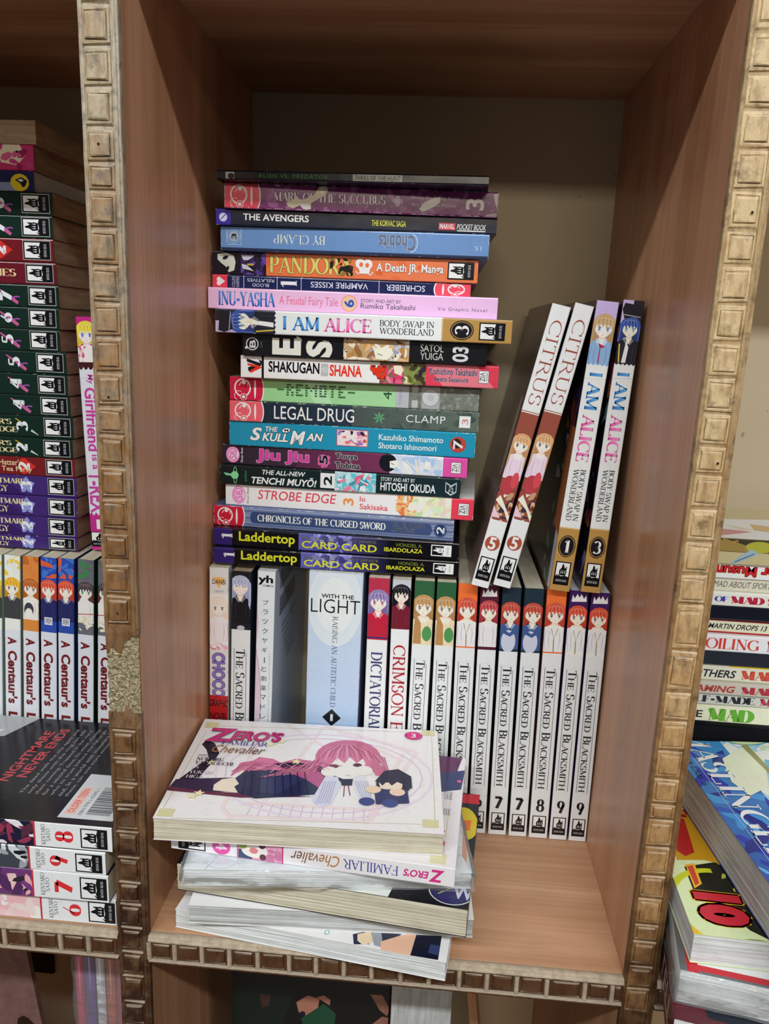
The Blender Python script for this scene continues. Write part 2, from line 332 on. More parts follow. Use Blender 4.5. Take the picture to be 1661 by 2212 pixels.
# ---------------------------------------------------------------- the book
def extrude_profile(bm, prof, x0, x1):
    a = [bm.verts.new((x0, y, z)) for y, z in prof]; b = [bm.verts.new((x1, y, z)) for y, z in prof]; n = len(prof)
    for i in range(n): bm.faces.new([a[i], b[i], b[(i+1) % n], a[(i+1) % n]])
    for r, f in ((a, False), (b, True)):
        m = n//2
        for i in range(m-1): # side caps of the thin U
            q = [r[i], r[i+1], r[n-2-i], r[n-1-i]]; bm.faces.new(q if f else q[::-1])
def book(label, L, T, Wd, cover, pg, mw, group=None, r=.0009, wavy=False, name='paperback_book'):
    b = thing(name, label, 'book', mw, group)
    ct = .0003; r = min(r, T*.3); outer = [(Wd, 0), (r, 0)]; inner = [(Wd, ct), (r, ct)]
    for k in (30, 60): outer.append((r-r*math.sin(k*D2R), r-r*math.cos(k*D2R))); inner.append((r-(r-ct)*math.sin(k*D2R), r-(r-ct)*math.cos(k*D2R)))
    outer.append((0, r)); inner.append((ct, r)); outer.append((0, T-r)); inner.append((ct, T-r))
    for k in (60, 30): outer.append((r-r*math.sin(k*D2R), T-r+r*math.cos(k*D2R))); inner.append((r-(r-ct)*math.sin(k*D2R), T-r+(r-ct)*math.cos(k*D2R)))
    outer += [(r, T), (Wd, T)]; inner += [(r, T-ct), (Wd, T-ct)]
    bm = bmesh.new(); extrude_profile(bm, outer+inner[::-1], 0, L); bmesh.ops.recalc_face_normals(bm, faces=bm.faces)
    from_bm('cover', bm, cover_mat(cover), b)
    bm = bmesh.new(); i = .0004
    if not wavy: bx(bm, i, i*1.5, ct, L-i, Wd-i, T-ct)
    else:   # leaves of the block stand a hair proud or back of one another
        nv, nu = 30, 16; rn = random.Random(int(mw.translation.z*1e5)+5); off = [rn.gauss(0, .00008) for _ in range(nv+1)]
        def ringpt(k, j):
            v = ct+(T-2*ct)*j/nv; d = off[j]+.0002*noise.noise(Vector((k*.37, j*.4, mw.translation.z*50)))
            per = [(i+(L-2*i)*q/nu, i*1.5) for q in range(nu)]+[(L-i, i*1.5+(Wd-2.5*i)*q/6) for q in range(6)]+[(L-i-(L-2*i)*q/nu, Wd-i) for q in range(nu)]+[(i, Wd-i-(Wd-2.5*i)*q/6) for q in range(6)]
            x, y = per[k]; return (x+(d if x > L-i*1.5 else -d if x < i*1.5 else 0), y+(d if y > Wd-i*1.5 else 0), v)
        n = 2*nu+12; rows = [[bm.verts.new(ringpt(k, j)) for k in range(n)] for j in range(nv+1)]
        for j in range(nv):
            for k in range(n): bm.faces.new([rows[j][k], rows[j][(k+1) % n], rows[j+1][(k+1) % n], rows[j+1][k]])
        bm.faces.new(rows[0][::-1]); bm.faces.new(rows[-1])
    bmesh.ops.recalc_face_normals(bm, faces=bm.faces)
    from_bm('page_block', bm, M['pg_'+pg], b)
    b['_d'] = (L, T, Wd, r); return b
def dims(b): return list(b['_d'])
def spine(b): L, T, Wd, r = dims(b); return Print(b, (0, 0, 0), (1, 0, 0), (0, 0, 1), L, T, r)
def face_up(b, flip=False):     # cover on the +z side; flip: read from the fore-edge side
    L, T, Wd, r = dims(b)
    return Print(b, (L, Wd, T), (-1, 0, 0), (0, -1, 0), L, Wd) if flip else Print(b, (0, 0, T), (1, 0, 0), (0, 1, 0), L, Wd)
def face_down(b): L, T, Wd, r = dims(b); return Print(b, (0, Wd, 0), (1, 0, 0), (0, -1, 0), L, Wd)
def lying(x, y, z, yaw=0, tilt=0): return Matrix.Translation((x, y, z)) @ Matrix.Rotation(yaw*D2R, 4, 'Z') @ Matrix.Rotation(-tilt*D2R, 4, 'Y')
def lying_back(x, y, z, L, Wd, yaw=0):  # spine away from the viewer
    m = Matrix.Translation((x, y, z)) @ Matrix.Rotation(yaw*D2R, 4, 'Z'); return m @ Matrix.Translation((L, Wd, 0)) @ Matrix.Rotation(math.pi, 4, 'Z')
def standing(x, y, z, Hh, T, lean=0, tilt=0):  # x,z = lower left corner of the spine when upright
    l = lean*D2R
    if lean > 0: z = z+T*math.sin(l)
    z += .0003
    up = Vector((math.sin(l), 0, math.cos(l)))
    return Matrix.Translation(Vector((x, y, z))+up*Hh) @ Matrix.Rotation(math.pi/2+l, 4, 'Y')

def ground():
    m, nt, b = mat('grey_floor_tiles'); tc = N(nt, 'ShaderNodeTexCoord').outputs['Object']; c = mixc(nt, noise_tex(nt, tc, 6, 4), alb('6a645c'), alb('7c766c')); nt.links.new(c, b.inputs['Base Color']); b.inputs['Roughness'].default_value = .4
    for nm, q in (('floor', (-3, -4, -1.12, 3, .62, -1.10)), ('wall_back', (-3, .60, -1.10, 3, .64, 2.3)), ('ceiling', (-3, -4, 2.3, 3, .64, 2.34))):
        bm = bmesh.new(); bx(bm, *q); o = from_bm(nm, bm, m if nm == 'floor' else M['shop_paint']); o['kind'] = 'structure'
M['shop_paint'] = plain('shop_paint', 'b0aca4', .7)
ground()
# ---------------------------------------------------------------- marks and small pictures
def ship(P, x0, x1, v0, v1, inv=False, rim=None, up=90):   # square publisher's mark, ship over a dark sea; up=90: its top points to the head of the book
    y0, y1 = v0*P.h, v1*P.h; k, p = ('0d0e14', 'd6dbe2') if not inv else ('d6dbe2', '0d0e14')
    if rim: P.rect(x0-.0004, y0-.0004, x1+.0004, y1+.0004, rim)
    P.rect(x0, y0, x1, y1, '0d0e14' if not inv else 'd6dbe2')
    w, h = x1-x0, y1-y0; m = .05*w
    def q(a, b): # a across, b up (0..1) in the mark's upright frame
        return (x1-m-(w-2*m)*b, y0+m+(h-2*m)*a) if up == 90 else (x0+m+(w-2*m)*b, y1-m-(h-2*m)*a)
    def pl(pts, c): P.poly([q(*t) for t in pts], c, step=False)
    pl([(0, .36), (1, .36), (1, 1), (0, 1)], p); P.layer += 1
    pl([(.05, .3), (.2, .42), (.42, .36), (.75, .4), (.95, .36), (.9, .25), (.1, .25)], k)
    pl([(.28, .4), (.24, .62), (.36, .74), (.46, .8), (.62, .78), (.78, .7), (.82, .55), (.76, .4)], k)
    pl([(.4, .78), (.44, .92), (.5, .96), (.56, .9), (.62, .78)], k); pl([(.68, .7), (.74, .84), (.8, .84), (.8, .66)], k)
    pl([(.0, .36), (.16, .5), (.12, .36)], k); P.layer += 1
    for a in (.36, .5, .66): pl([(a, .5), (a+.04, .68), (a+.07, .5)], p)
    P.layer += 1
    t = serif('SEVEN SEAS', .12, .05); xs = [v[0] for g in t for v in g]; mx = max(xs)
    P.add([[q(.08+.84*v[0]/mx, .1+.1*v[1]) for v in g] for g in t], p if inv is False else '3a3c42')
def tk(P, p0, p1, red, flip=False, pale='ded4d2'):  # red panel with ring and lens
    a, b = P.X(p0), P.X(p1); h = P.h; w = b-a; s = -1 if flip else 1; o = b if flip else a
    P.rect(a, -.001, b-(0 if flip else w*.12), h+.001, red) if not flip else P.rect(a+w*.12, -.001, b, h+.001, red)
    P.ell(o+s*w*.86, h/2, w*.16, h*.62, pale); P.ell(o+s*w*.83, h/2, w*.155, h*.60, red)
    P.ring(o+s*w*.40, h*.54, w*.22, h*.36, .0011, pale); P.ring(o+s*w*.30, h*.2, w*.13, h*.2, .0004, pale, 60, 260); P.ell(o+s*w*.43, h*.16, w*.1, h*.15, pale)
    P.ell(o+s*w*.43, h*.16, w*.085, h*.125, red); P.ell(o+s*w*.43, h*.16, w*.05, h*.07, pale); P.ell(o+s*w*.44, h*.78, w*.06, h*.10, pale)
    P.line([(o+s*w*.30, h*.62), (o+s*w*.36, h*.78)], .0005, pale); P.line([(o+s*w*.55, h*.6), (o+s*w*.55, h*.75)], .0004, pale); P.ell(o+s*w*.76, h*.5, w*.03, h*.4, pale)
def viz(P, p0, p1, dark='3a3c48'):
    a, b = P.X(p0), P.X(p1); h = P.h; P.rect(a, h*.22, b, h*.78, dark); P.rect(a+.0003, h*.22+.0003, b-.0003, h*.78-.0003, 'd5d9e0')
    P.text('VIZ', a+.0008, h*.3, a+(b-a)*.62, h*.7, dark, rot=-90, bold=.02); P.text('MEDIA', a+(b-a)*.7, h*.3, b-.0007, h*.7, dark, rot=-90)
def sbeat(P, p, v=.5, c='d860a8', tx='d8d8e0'):
    x = P.X(p); h = P.h; P.ell(x, h*v, .0054, h*.42, c); P.ell(x, h*v, .0049, h*.37, 'e6c4dc'); P.ring(x, h*v, .004, h*.3, .0008, c, 30, 330); P.text('SB', x-.0024, h*(v-.2), x+.0028, h*(v+.2), c, rot=90, bold=.03)
    P.text('Shojo Beat', x+.0062, h*.12, x+.0084, h*.88, tx, rot=90, bold=.01)
def head(P, cx, cy, s, rot, hair, skin='ecd9cb', top='d8dade', dark=None, bg=None, eye='6a4a48', long=1.0, side=0):
    """a plain generic head and shoulders, s = head half-width in metres; rot 0: up is +v, 90: up is -u"""
    P.frame(cx, cy, rot, s); dark = dark or hair; rn = random.Random(int(cx*1e5)+int(s*1e6)); d = side*.22
    def mix(a, b, t): return ''.join('%02x' % int(int(a[i:i+2], 16)*(1-t)+int(b[i:i+2], 16)*t) for i in (0, 2, 4))
    lite = mix(hair, 'f0e0d0', .35); shd = mix(skin, 'b07868', .3)
    P.ell(0, .12, 1.22, 1.3, mix(hair, dark, .4))
    P.poly([(-1.18, .3), (-1.32, -.7*long), (-1.1, -1.7*long), (-.75, -1.35*long), (-.5, -1.0), (.5, -1.0), (.8, -1.5*long), (1.12, -1.75*long), (1.33, -.7*long), (1.18, .3)], mix(hair, dark, .5))
    P.poly([(-.28, -.7), (.28, -.7), (.42, -1.35), (-.42, -1.35)], shd)
    P.poly([(-.38, -1.2), (.38, -1.2), (1.1, -1.5), (1.7, -2.1), (1.9, -4.4), (-1.9, -4.4), (-1.7, -2.1), (-1.1, -1.5)], top)
    P.poly([(-.34, -1.15), (.34, -1.15), (.1, -1.75), (-.1, -1.75)], skin); P.poly([(-.38, -1.2), (-.1, -1.75), (-.2, -1.95), (-.62, -1.35)], mix(top, 'ffffff', .4)); P.poly([(.38, -1.2), (.1, -1.75), (.2, -1.95), (.62, -1.35)], mix(top, 'ffffff', .4))
    for q in (-.9, -.5, .6, 1.0): P.line([(q, -1.9), (q*1.15, -3.0), (q*.9, -4.2)], [.05, .12, .04], mix(top, '505868', .25), step=False)
    P.layer += 1
    P.poly([(-.92, .45), (-.9, -.15), (-.74, -.52), (-.38+d, -.86), (0+d, -1.04), (.38+d, -.86), (.74, -.52), (.9, -.15), (.92, .45), (0, .9)], skin)
    for q in (-.52, .5): P.ell(q+d*1.3, -.48, .17, .08, mix(skin, 'e08878', .35), step=False)
    P.layer += 1
    for q in (-.42, .42): P.ell(q+d, -.14, .17, .2, 'e8e4e4', step=False)
    P.layer += 1
    for q in (-.42, .42): P.ell(q+d, -.15, .12, .18, eye, step=False)
    P.layer += 1
    for q in (-.42, .42): P.line([(q-.22+d, -.02), (q+d, .07), (q+.22+d, -.02)], [.03, .08, .03], '3a2828', step=False); P.ell(q+d+.04, -.08, .035, .04, 'e8e4e4', step=False)
    P.layer += 1; P.line([(-.1+d*1.2, -.74), (.1+d*1.2, -.74)], .045, 'b87068', step=False); P.line([(d*1.4, -.46), (d*1.4+.04, -.5)], .03, shd)
    for q in (-1, 1):
        P.poly([(q*1.22, .5), (q*1.0, .8), (q*.78, .15), (q*.9, -.4), (q*.96, -1.1*long), (q*1.16, -1.5*long), (q*1.3, -.7*long)], hair, step=False)
    P.layer += 1
    P.poly([(-1.17, .3), (-1.02, .9), (-.6, 1.28), (0, 1.42), (.6, 1.28), (1.02, .9), (1.17, .3), (.95, -.12), (.8, .32), (.62, -.02), (.46, .38), (.22, .0), (.1, .42), (-.12, .02), (-.3, .4), (-.52, .0), (-.66, .36), (-.9, -.1)], hair)
    for i in range(9):
        a = -.9+i*.22+rn.uniform(-.04, .04); P.line([(a*.45, 1.3), (a*.8, .85), (a, .3+rn.uniform(-.1, .1))], [.02, .06, .02], dark if i % 2 else lite, step=False)
    for q in (-1, 1):
        for e in (0, .12): P.line([(q*(1.1-e), .3), (q*(1.12-e), -.4*long), (q*(1.08-e), -1.3*long)], [.02, .05, .02], dark if e else lite, step=False)
    P.layer += 1; P.line([(-.75, .78), (-.3, .98), (.3, .98), (.7, .8)], [.03, .08, .08, .03], lite); P.frame()
# ---------------------------------------------------------------- the horizontal stack
STK = [('alien', .1813, .146, .0126, .13, -2.0, .48360, .48965), ('mark', .1873, .127, .0151, .1394, 2.2, .4672, .4836), ('aveng', .1946, .13, .0078, .1434, 1.6, .4564, .4672), ('chob', .1879, .127, .010, .1475, .097, .4401, .4564),
('pand', .1897, .127, .0019, .1530, -.5, .4239, .4401), ('vamp', .1852, .127, .0022, .1530, .1, .41465, .4239), ('inu', .2053, .1345, .0012, .1454, -.24, .3998, .41465), ('alice', .2083, .143, .0087, .1372, 0, .38348, .3998),
('es', .1745, .127, .0268, .1425, 0, .36796, .38348), ('shak', .1862, .127, .0245, .1462, .04, .3519, .36796), ('remote', .1846, .1245, .0138, .1562, -1.08, .33425, .3519), ('legal', .1853, .1255, .0139, .1548, -.58, .31887, .33425),
('skull', .1849, .124, .0131, .1568, -1.69, .3002, .31887), ('jiu', .1867, .120, .0067, .1600, -3.0, .28512, .3002), ('tenchi', .1829, .124, .0062, .1555, -2.1, .27002, .28512), ('strobe', .1905, .120, .0094, .1585, -2.67, .25337, .27002),
('chron', .1852, .120, .0009, .1550, -3.0, .23762, .25337), ('lad1', .1877, .13, .0028, .1462, -1.43, .22400, .23762), ('lad2', .1864, .13, .0049, .1400, -.09, .21120, .22400)]
LB = {'alien': ('thin black paperback with green capitals lying on top of the tall horizontal stack', '0c0f18', 'cream'), 'mark': ('battered purple paperback with torn white scuffs and a rose red spine panel', '6c2a66', 'brown'),
'aveng': ('narrow navy paperback with bold white capitals and a blue square at its head', '141a2c', 'white'), 'chob': ('plain slate blue paperback lying upside down below the narrow navy one', '5a7dab', 'cream'),
'pand': ('orange spined paperback with yellow capitals and a black smear', '3a2a4e', 'cream'), 'vamp': ('thin navy paperback lying upside down with a small red heart panel', '10193c', 'cream'),
'inu': ('wide lilac pink paperback with blue title in the middle of the stack', 'd2acd2', 'cream'), 'alice': ('white paperback with blue and pink capitals and a gold end, overhanging the stack', 'c8ccd8', 'white'),
'es': ('black paperback with two large sideways white letters', '121317', 'cream'), 'shak': ('white paperback with a red striped right end and black block capitals', 'b8404e', 'cream'),
'remote': ('light green paperback with dotted lettering and a grey keypad end', '6f8a6a', 'cream'), 'legal': ('dark slate paperback with thin white capitals and a pale green leaf', '28343e', 'brown'),
'skull': ('teal blue paperback with outlined white slanted capitals', '1c7f9c', 'brown'), 'jiu': ('dark plum paperback with curly magenta letters and a pink end', '2a2530', 'cream'),
'tenchi': ('black green paperback with a mint planet mark and a boxed numeral', '0e1c1c', 'cream'), 'strobe': ('white paperback with coral red capitals and a red end', 'd8dae4', 'cream'),
'chron': ('steel blue ribbed paperback with a crimson panel and white carved capitals', '56658c', 'brown'), 'lad1': ('upper of the two black paperbacks with fat yellow letters at the bottom of the stack', '0b0b12', 'white'), 'lad2': ('lower of the two black paperbacks with fat yellow letters, resting on the upright row', '0b0b12', 'white')}
BK = {}
for k, L, Wd, x, y, yaw, z0, z1 in STK:
    lb, cv, pg = LB[k]; BK[k] = book(lb, L, z1-z0-.00008, Wd, cv, pg, lying(x, y, z0, yaw), 'paperbacks in the tall horizontal stack')
P = spine(BK['alien']); P.fill('0c0f1a'); P.band(487, 506, 'a8acb4', v0=.12, v1=.82); P.ell(P.X(499), P.h*.4, .0022, P.h*.3, '0c0f1a')
P.tx('ALIEN VS. PREDATOR', 558, 708, .3, .68, '3d8a22', sp=1.25); P.band(762, 869, 'a4aaaa', v0=.14, v1=.84); P.tx('THRILL OF THE HUNT', 766, 865, .25, .74, '16181c', bold=.03); P.wear(8, '8a8c90'); P.build()
P = spine(BK['mark']); P.fill('772c6c'); P.blobs(.028, 0, P.w, P.h, ['862f78', '6c2662', '8d4a88', '9a5a94', '74306c'], 90, .004, 3)
tk(P, 485, 562, 'd9465a'); P.tx('MARK OF THE SUCCUBUS', 592, 833, .32, .70, 'd4c8d4', font='serif', out='2a1028', tk=.19)
x = P.X(859)
for a in range(4): P.ell(x+.0019*math.cos(a*90*D2R), P.h*.5+.0019*math.sin(a*90*D2R), .0014, .0014, 'c4b4c4'); P.ell(x+.0019*math.cos(a*90*D2R), P.h*.5+.0019*math.sin(a*90*D2R), .0008, .0008, '772c6c')
P.line([(x-.003, P.h*.5), (x+.003, P.h*.5)], .0005, 'c4b4c4'); P.line([(x, P.h*.5-.003), (x, P.h*.5+.003)], .0005, 'c4b4c4')
P.tx('Story By Emily Ratti', 888, 991, .56, .76, 'bda8bd', bold=.01); P.tx('Art By Irene Flores', 888, 984, .28, .48, 'bda8bd', bold=.01); P.tx('3', 1006, 1046, .25, .72, 'd8d2d8', rot=90, bold=.06, out='2a1028', ow=.0002)
for pts, c in (([(618, 438), (640, 428), (655, 432), (680, 420), (690, 403), (706, 400), (709, 412), (700, 424), (684, 432), (672, 440), (672, 452), (660, 454), (648, 444), (634, 450), (622, 446)], 'c8bfa8'), ([(645, 440), (668, 440), (671, 451), (655, 452)], 'dcdcd8'), ([(690, 405), (704, 402), (706, 411), (694, 420)], 'dadad6'),
    ([(905, 452), (918, 436), (938, 428), (952, 424), (950, 438), (938, 447), (922, 455), (912, 458)], 'c9c9c4'), ([(586, 396), (600, 394), (606, 404), (596, 402)], 'c4a8bc'), ([(1050, 464), (1073, 460), (1072, 474), (1046, 472)], 'b8a4b4'), ([(1066, 420), (1077, 418), (1073, 452), (1069, 440)], 'c4bcc0')): P.ppoly(pts, c)
P.wear(120, 'c8b4c4', .0022); P.build()
P = spine(BK['aveng']); P.fill('131a2c'); P.band(467, 498, '332a96'); P.ell(P.X(482), P.h*.48, .0028, P.h*.27, 'c4c6d6'); P.line([(P.X(477), P.h*.35), (P.X(487), P.h*.65)], .0006, '332a96')
P.tx('THE AVENGERS', 525, 667, .34, .76, 'd8dce6', bold=.045); P.tx('THE KORVAC SAGA', 803, 877, .28, .64, 'c8cc3a', bold=.03); P.band(948, 984, 'c2384c', v0=.2, v1=.62); P.tx('MARVEL', 950, 982, .26, .56, 'e4dce0', bold=.04)
P.tx('POCKET BOOK', 987, 1050, .24, .58, 'd0d6e2', bold=.03, shear=.2); P.band(988, 1049, 'd0d6e2', v0=.14, v1=.2); P.wear(14, 'b8bcc6'); P.build()
P = spine(BK['chob']); P.fill('5f84b6'); P.band(400, 1100, '23304e', v0=-.1, v1=.12); P.tx('BY CLAMP', 591, 702, .34, .72, 'ccd4de', rot=180, font='serif', out='4a5a78', ow=.0002, tk=.13)
P.tx('Chobits', 818, 897, .24, .86, '55607a', rot=180, bold=.02, out='bcc8da', ow=.0004); P.ring(P.X(889), P.h*.55, .004, P.h*.36, .0005, 'bcc8da', -100, 80); P.tx('15', 1026, 1040, .34, .52, 'a8b8cc', rot=180)
P.ring(P.X(505), P.h*.58, .0046, .0046, .0005, '8fa6c4'); P.ell(P.X(505), P.h*.58, .0036, .0036, '93a2b6'); P.tx('3', 500, 511, .46, .70, '141820', rot=90, bold=.05)
P.line([(P.X(492), P.h*.24), (P.X(521), P.h*.24), (P.X(521), P.h*.9)], .0003, 'c0d0e2'); P.line([(P.X(490), P.h*.3), (P.X(490), P.h*.85)], .0003, 'c0d0e2'); P.wear(20, 'b8c4d4'); P.build()
P = spine(BK['pand']); P.fill('d96a3c', 'd0734c'); P.blobs(P.X(576), 0, P.w, P.h, ['de7444', 'd06436', 'cf6f46', 'c9582e'], 26, .006, 5); P.band(400, 575, '17121f'); P.blobs(P.X(520), 0, P.X(575), P.h, ['352258', '4c3480', '241838', '5a3f92'], 26, .004, 6)
P.ppoly([(470, 549), (488, 546), (505, 552), (509, 566), (506, 584), (494, 588), (488, 576), (478, 568), (470, 560)], 'bfc4b8'); P.ell(P.X(487), P.h*.72, .0022, .0012, '181420', 25); P.ell(P.X(491), P.h*.25, .002, .0011, '181420', 60)
P.ppoly([(521, 551), (551, 552), (536, 562), (526, 562)], 'b8bcc8'); P.ppoly([(522, 570), (532, 572), (549, 586), (524, 580)], 'b8bcc8'); P.band(534, 548, 'b8983a', v0=.42, v1=.5)
P.tx('PANDORA', 583, 760, .14, .88, 'ccc468', font='serif', out='3a3420', ow=.0003, tk=.17, tn=.07); P.blobs(P.X(712), P.h*.12, P.X(764), P.h*.86, ['1c1812', '3a2a18', '15130f', '8a6a30'], 22, .0030, 8)
P.ell(P.X(778), P.h*.66, .0034, .0034, 'd6d8d8'); P.ell(P.X(794), P.h*.64, .0034, .0034, 'd6d8d8'); P.ppoly([(774, 578), (800, 580), (797, 592), (778, 591)], 'd6d8d8'); P.ell(P.X(780), P.h*.62, .0014, .0016, 'd96a3c'); P.ell(P.X(793), P.h*.60, .0014, .0016, 'd96a3c')
P.line([P.at(768, 586), P.at(774, 592), P.at(780, 586)], .0007, 'd6d8d8'); P.line([P.at(792, 588), P.at(800, 595), P.at(806, 588)], .0007, 'd6d8d8'); P.tx('A Death JR. Manga', 813, 958, .26, .72, 'dfe0e0', bold=.045, out='6a3420', ow=.0002)
ship(P, P.X(967), P.X(1024), .14, .86); P.wear(16, 'c4b0a0'); P.build()
P = spine(BK['vamp']); P.fill('141d48'); P.band(400, 491, 'd23a4c'); x = P.X(475)
P.frame(x, P.h*.5, 90, 1); P.ell(-.0013, .0006, .0017, .0017, 'dfdbe0'); P.ell(.0013, .0006, .0017, .0017, 'dfdbe0'); P.poly([(-.0029, .0002), (0, -.0038), (.0029, .0002), (0, .0016)], 'dfdbe0'); P.frame()
for a in (526, 598, 650, 818): P.band(a, a+1.3, 'b4b8cc')
P.tx('HARPER', 510, 517, .1, .9, 'a8acc0', rot=90); P.tx('COLLINS', 501, 508, .1, .9, 'a8acc0', rot=90); P.tx('RELATIVES', 534, 592, .54, .78, 'b8bccc', rot=180, bold=.01); P.tx('BLOOD', 545, 581, .18, .42, 'b8bccc', rot=180, bold=.01)
P.tx('1', 606, 641, .22, .72, 'd4d8e2', rot=90, font='serif', tk=.15); P.tx('VAMPIRE KISSES', 671, 795, .28, .72, 'c2c6d6', rot=180, bold=.02); P.tx('SCHREIBER', 834, 918, .26, .72, 'c2c6d6', rot=180, bold=.02); tk(P, 938, 1017, 'd8465a', True); P.wear(10, 'a8a8b8'); P.build()
P = spine(BK['inu']); P.fill('d9aecd', 'dcb0d8'); P.tx('INU-YASHA', 472, 594, .16, .84, '1f4a9c', font='serif', c2='4f8ad0', tk=.2, tn=.07); P.tx('A Feudal Fairy Tale', 603, 730, .2, .72, 'd66a88', bold=.005)
P.ell(P.X(754), P.h*.48, .0057, .0057, 'd98e66'); P.ell(P.X(754), P.h*.48, .0051, .0051, 'dcb49a'); P.tx('6', 743, 765, .3, .66, '2c52a8', rot=90, bold=.07); P.tx('STORY AND ART BY', 779, 866, .56, .72, '564868'); P.tx('Rumiko Takahashi', 779, 897, .28, .52, '564868', bold=.01)
P.tx('Viz Graphic Novel', 945, 1052, .28, .48, '60506e', sp=1.2); P.wear(12, 'e0d0dc'); P.build()
def alice_spine(P, num, c0, lying_=True):
    h, w = P.h, P.w; P.fill('d3d9e6'); a = w*.205
    if num == '3':
        P.rect(0, 0, a, h, '23242c'); P.rect(0, 0, a*.98, h*.5, 'b8a6cc'); P.frame(0, 0, 0, 1); head(P, w*.09, h*.5, h*.40, 90, '34509c', 'e6e2c8', '20222c', dark='1e2440', eye='5a88b8')
        P.poly([(w*.01, h*.1), (w*.03, h*.02), (w*.06, h*.16), (w*.045, h*.95), (w*.015, h*.85)], '1d1e26'); P.line([(w*.047, h*.12), (w*.052, h*.9)], .0005, 'a8a8b0'); P.line([(w*.14, h*.1), (w*.2, h*.18)], .0009, 'c8b040')
        P.poly([(w*.13, h*.4), (w*.2, h*.3), (w*.2, h*.5), (w*.15, h*.55)], 'd4d6dc')
    else:
        P.rect(0, 0, a, h, 'b6a4d2'); head(P, w*.085, h*.5, h*.44, 90, 'b49a70', 'e9dfd6', '7fa4cc', dark='8a7048', eye='4a7cb8', long=1.3); P.poly([(w*.135, h*.36), (w*.145, h*.72), (w*.15, h*.5), (w*.2, h*.52), (w*.2, h*.46), (w*.15, h*.46)], 'a02848')
    zz = [(a-.0012, -.001)]
    for i in range(11): zz.append((a+(.0007 if i % 2 else -.0005), h*i/10))
    P.poly(zz+[(a-.0012+.01, h*1.1), (a+.01, -.001)], 'd3d9e6')
    P.text('I AM', w*.232, h*.22, w*.355, h*.80, '2f6cb4', font='serif', c2='5aa0d8', tk=.19, tn=.08); P.text('ALICE', w*.372, h*.22, w*.533, h*.80, 'd84c9c', font='serif', c2='d890bc', tk=.19, tn=.08)
    P.text('BODY SWAP IN', w*.56, h*.54, w*.742, h*.80, '2e303c', font='serif', tk=.12); P.text('WONDERLAND', w*.56, h*.22, w*.742, h*.48, '2e303c', font='serif', tk=.12)
    g = w*.77; P.rect(g, -.001, w+.001, h+.001, 'a88448')
    for i in range(9): P.ell(g, h*(i+.5)/9, .0007, .0007, 'c0a068', n=8, step=False)
    P.layer += 1; P.ell(w*.835, h*.5, .0082, h*.41, '15151d'); P.ring(w*.835, h*.5, .0072, h*.35, .0005, 'a88448'); P.text(num, w*.812, h*(.38 if num == '1' else .3), w*.858, h*(.62 if num == '1' else .7), 'd8dce4', rot=90, font='serif', tk=.17, tn=.07)
    ship(P, w*.892, w*.978, .12, .86)
P = spine(BK['alice']); alice_spine(P, '3', 0); P.build()
P = spine(BK['es']); P.fill('131418'); P.ring(P.X(545), P.h*.54, .0042, .0042, .0007, 'bfc0c0'); P.text('B', P.X(539), P.h*.36, P.X(552), P.h*.72, 'bfc0c0', rot=90, bold=.06); P.ell(P.X(532), P.h*.36, .001, .001, 'bfc0c0'); P.tx('DX', 562, 567, .4, .68, '5c5c60', rot=90)
P.tx('E', 588, 650, .1, .86, 'cfd0c8', rot=90, bold=.12); P.ell(P.X(646), P.h*.86, .0026, .0009, 'cfd0c8', -35); P.tx('S', 661, 718, .06, .84, 'cfd0c8', rot=90, bold=.12)
P.band(742, 884, 'b09468'); P.blobs(P.X(742), 0, P.X(884), P.h, ['b88a50', 'c8a878', 'a87c48', 'd8c8b4', '9a98b4', 'e0d4c8', '8a6038'], 50, .005, 12, .35); P.blobs(P.X(842), 0, P.X(884), P.h, ['8c90b0', 'b0b4c4', '3a3a44'], 14, .003, 13)
P.ppoly([(806, 752), (846, 752), (850, 764), (836, 778), (812, 776)], 'e8dcc8'); P.line([P.at(815, 764), P.at(826, 768)], .0005, '6a5848'); P.blobs(P.X(742), 0, P.X(752), P.h, ['e4e4e8', '15161a', '9a98b4'], 16, .0012, 14)
P.tx('SATOL', 908, 958, .52, .84, 'b8b8b0', sp=.95); P.tx('YUIGA', 908, 958, .16, .48, 'b8b8b0', sp=.95); P.tx('03', 977, 1012, .12, .82, 'c4c4c8', rot=90, bold=.07); P.wear(10, '8a8a84'); P.build()
P = spine(BK['shak']); P.fill('dde1ea'); P.ppoly([(533, 774), (562, 784), (558, 776), (566, 780), (564, 790), (540, 804), (536, 800), (536, 793), (552, 788), (533, 781)], '15151b'); P.ppoly([(534, 784), (560, 790), (566, 794), (541, 806), (539, 801), (553, 793), (535, 789)], 'd0301e'); P.band(565, 570, '15151b')
P.tx('SHAKUGAN', 580, 690, .3, .80, '101016', bold=.07); P.band(693, 709, 'a9adb0', v0=.22, v1=.78); P.tx('NO', 695, 707, .4, .62, 'dde1ea'); P.tx('SHANA', 712, 782, .24, .76, 'd43424', bold=.07)
P.band(820, 920, '6a6a40'); P.blobs(P.X(820), 0, P.X(874), P.h, ['d8507c', 'c83868', 'e47898', '8c2848'], 26, .005, 21, .3); P.blobs(P.X(872), 0, P.X(920), P.h, ['7a8448', '3c3420', 'a8a470', 'c8c4a8', '58601c', '2c2430'], 26, .004, 22, .5)
P.ppoly([(850, 790), (866, 788), (871, 800), (866, 812), (852, 806)], 'ecd0bc'); P.blobs(P.X(799), P.h*.2, P.X(834), P.h*.82, ['c89a50', '8a2018', 'd0301e'], 12, .003, 23, .8); P.tx('4', 801, 830, .26, .76, 'd0301e', rot=90, bold=.12, out='7a5a28')
P.rect(P.X(920), -.001, P.w+.001, P.h+.001, 'cc3c50')
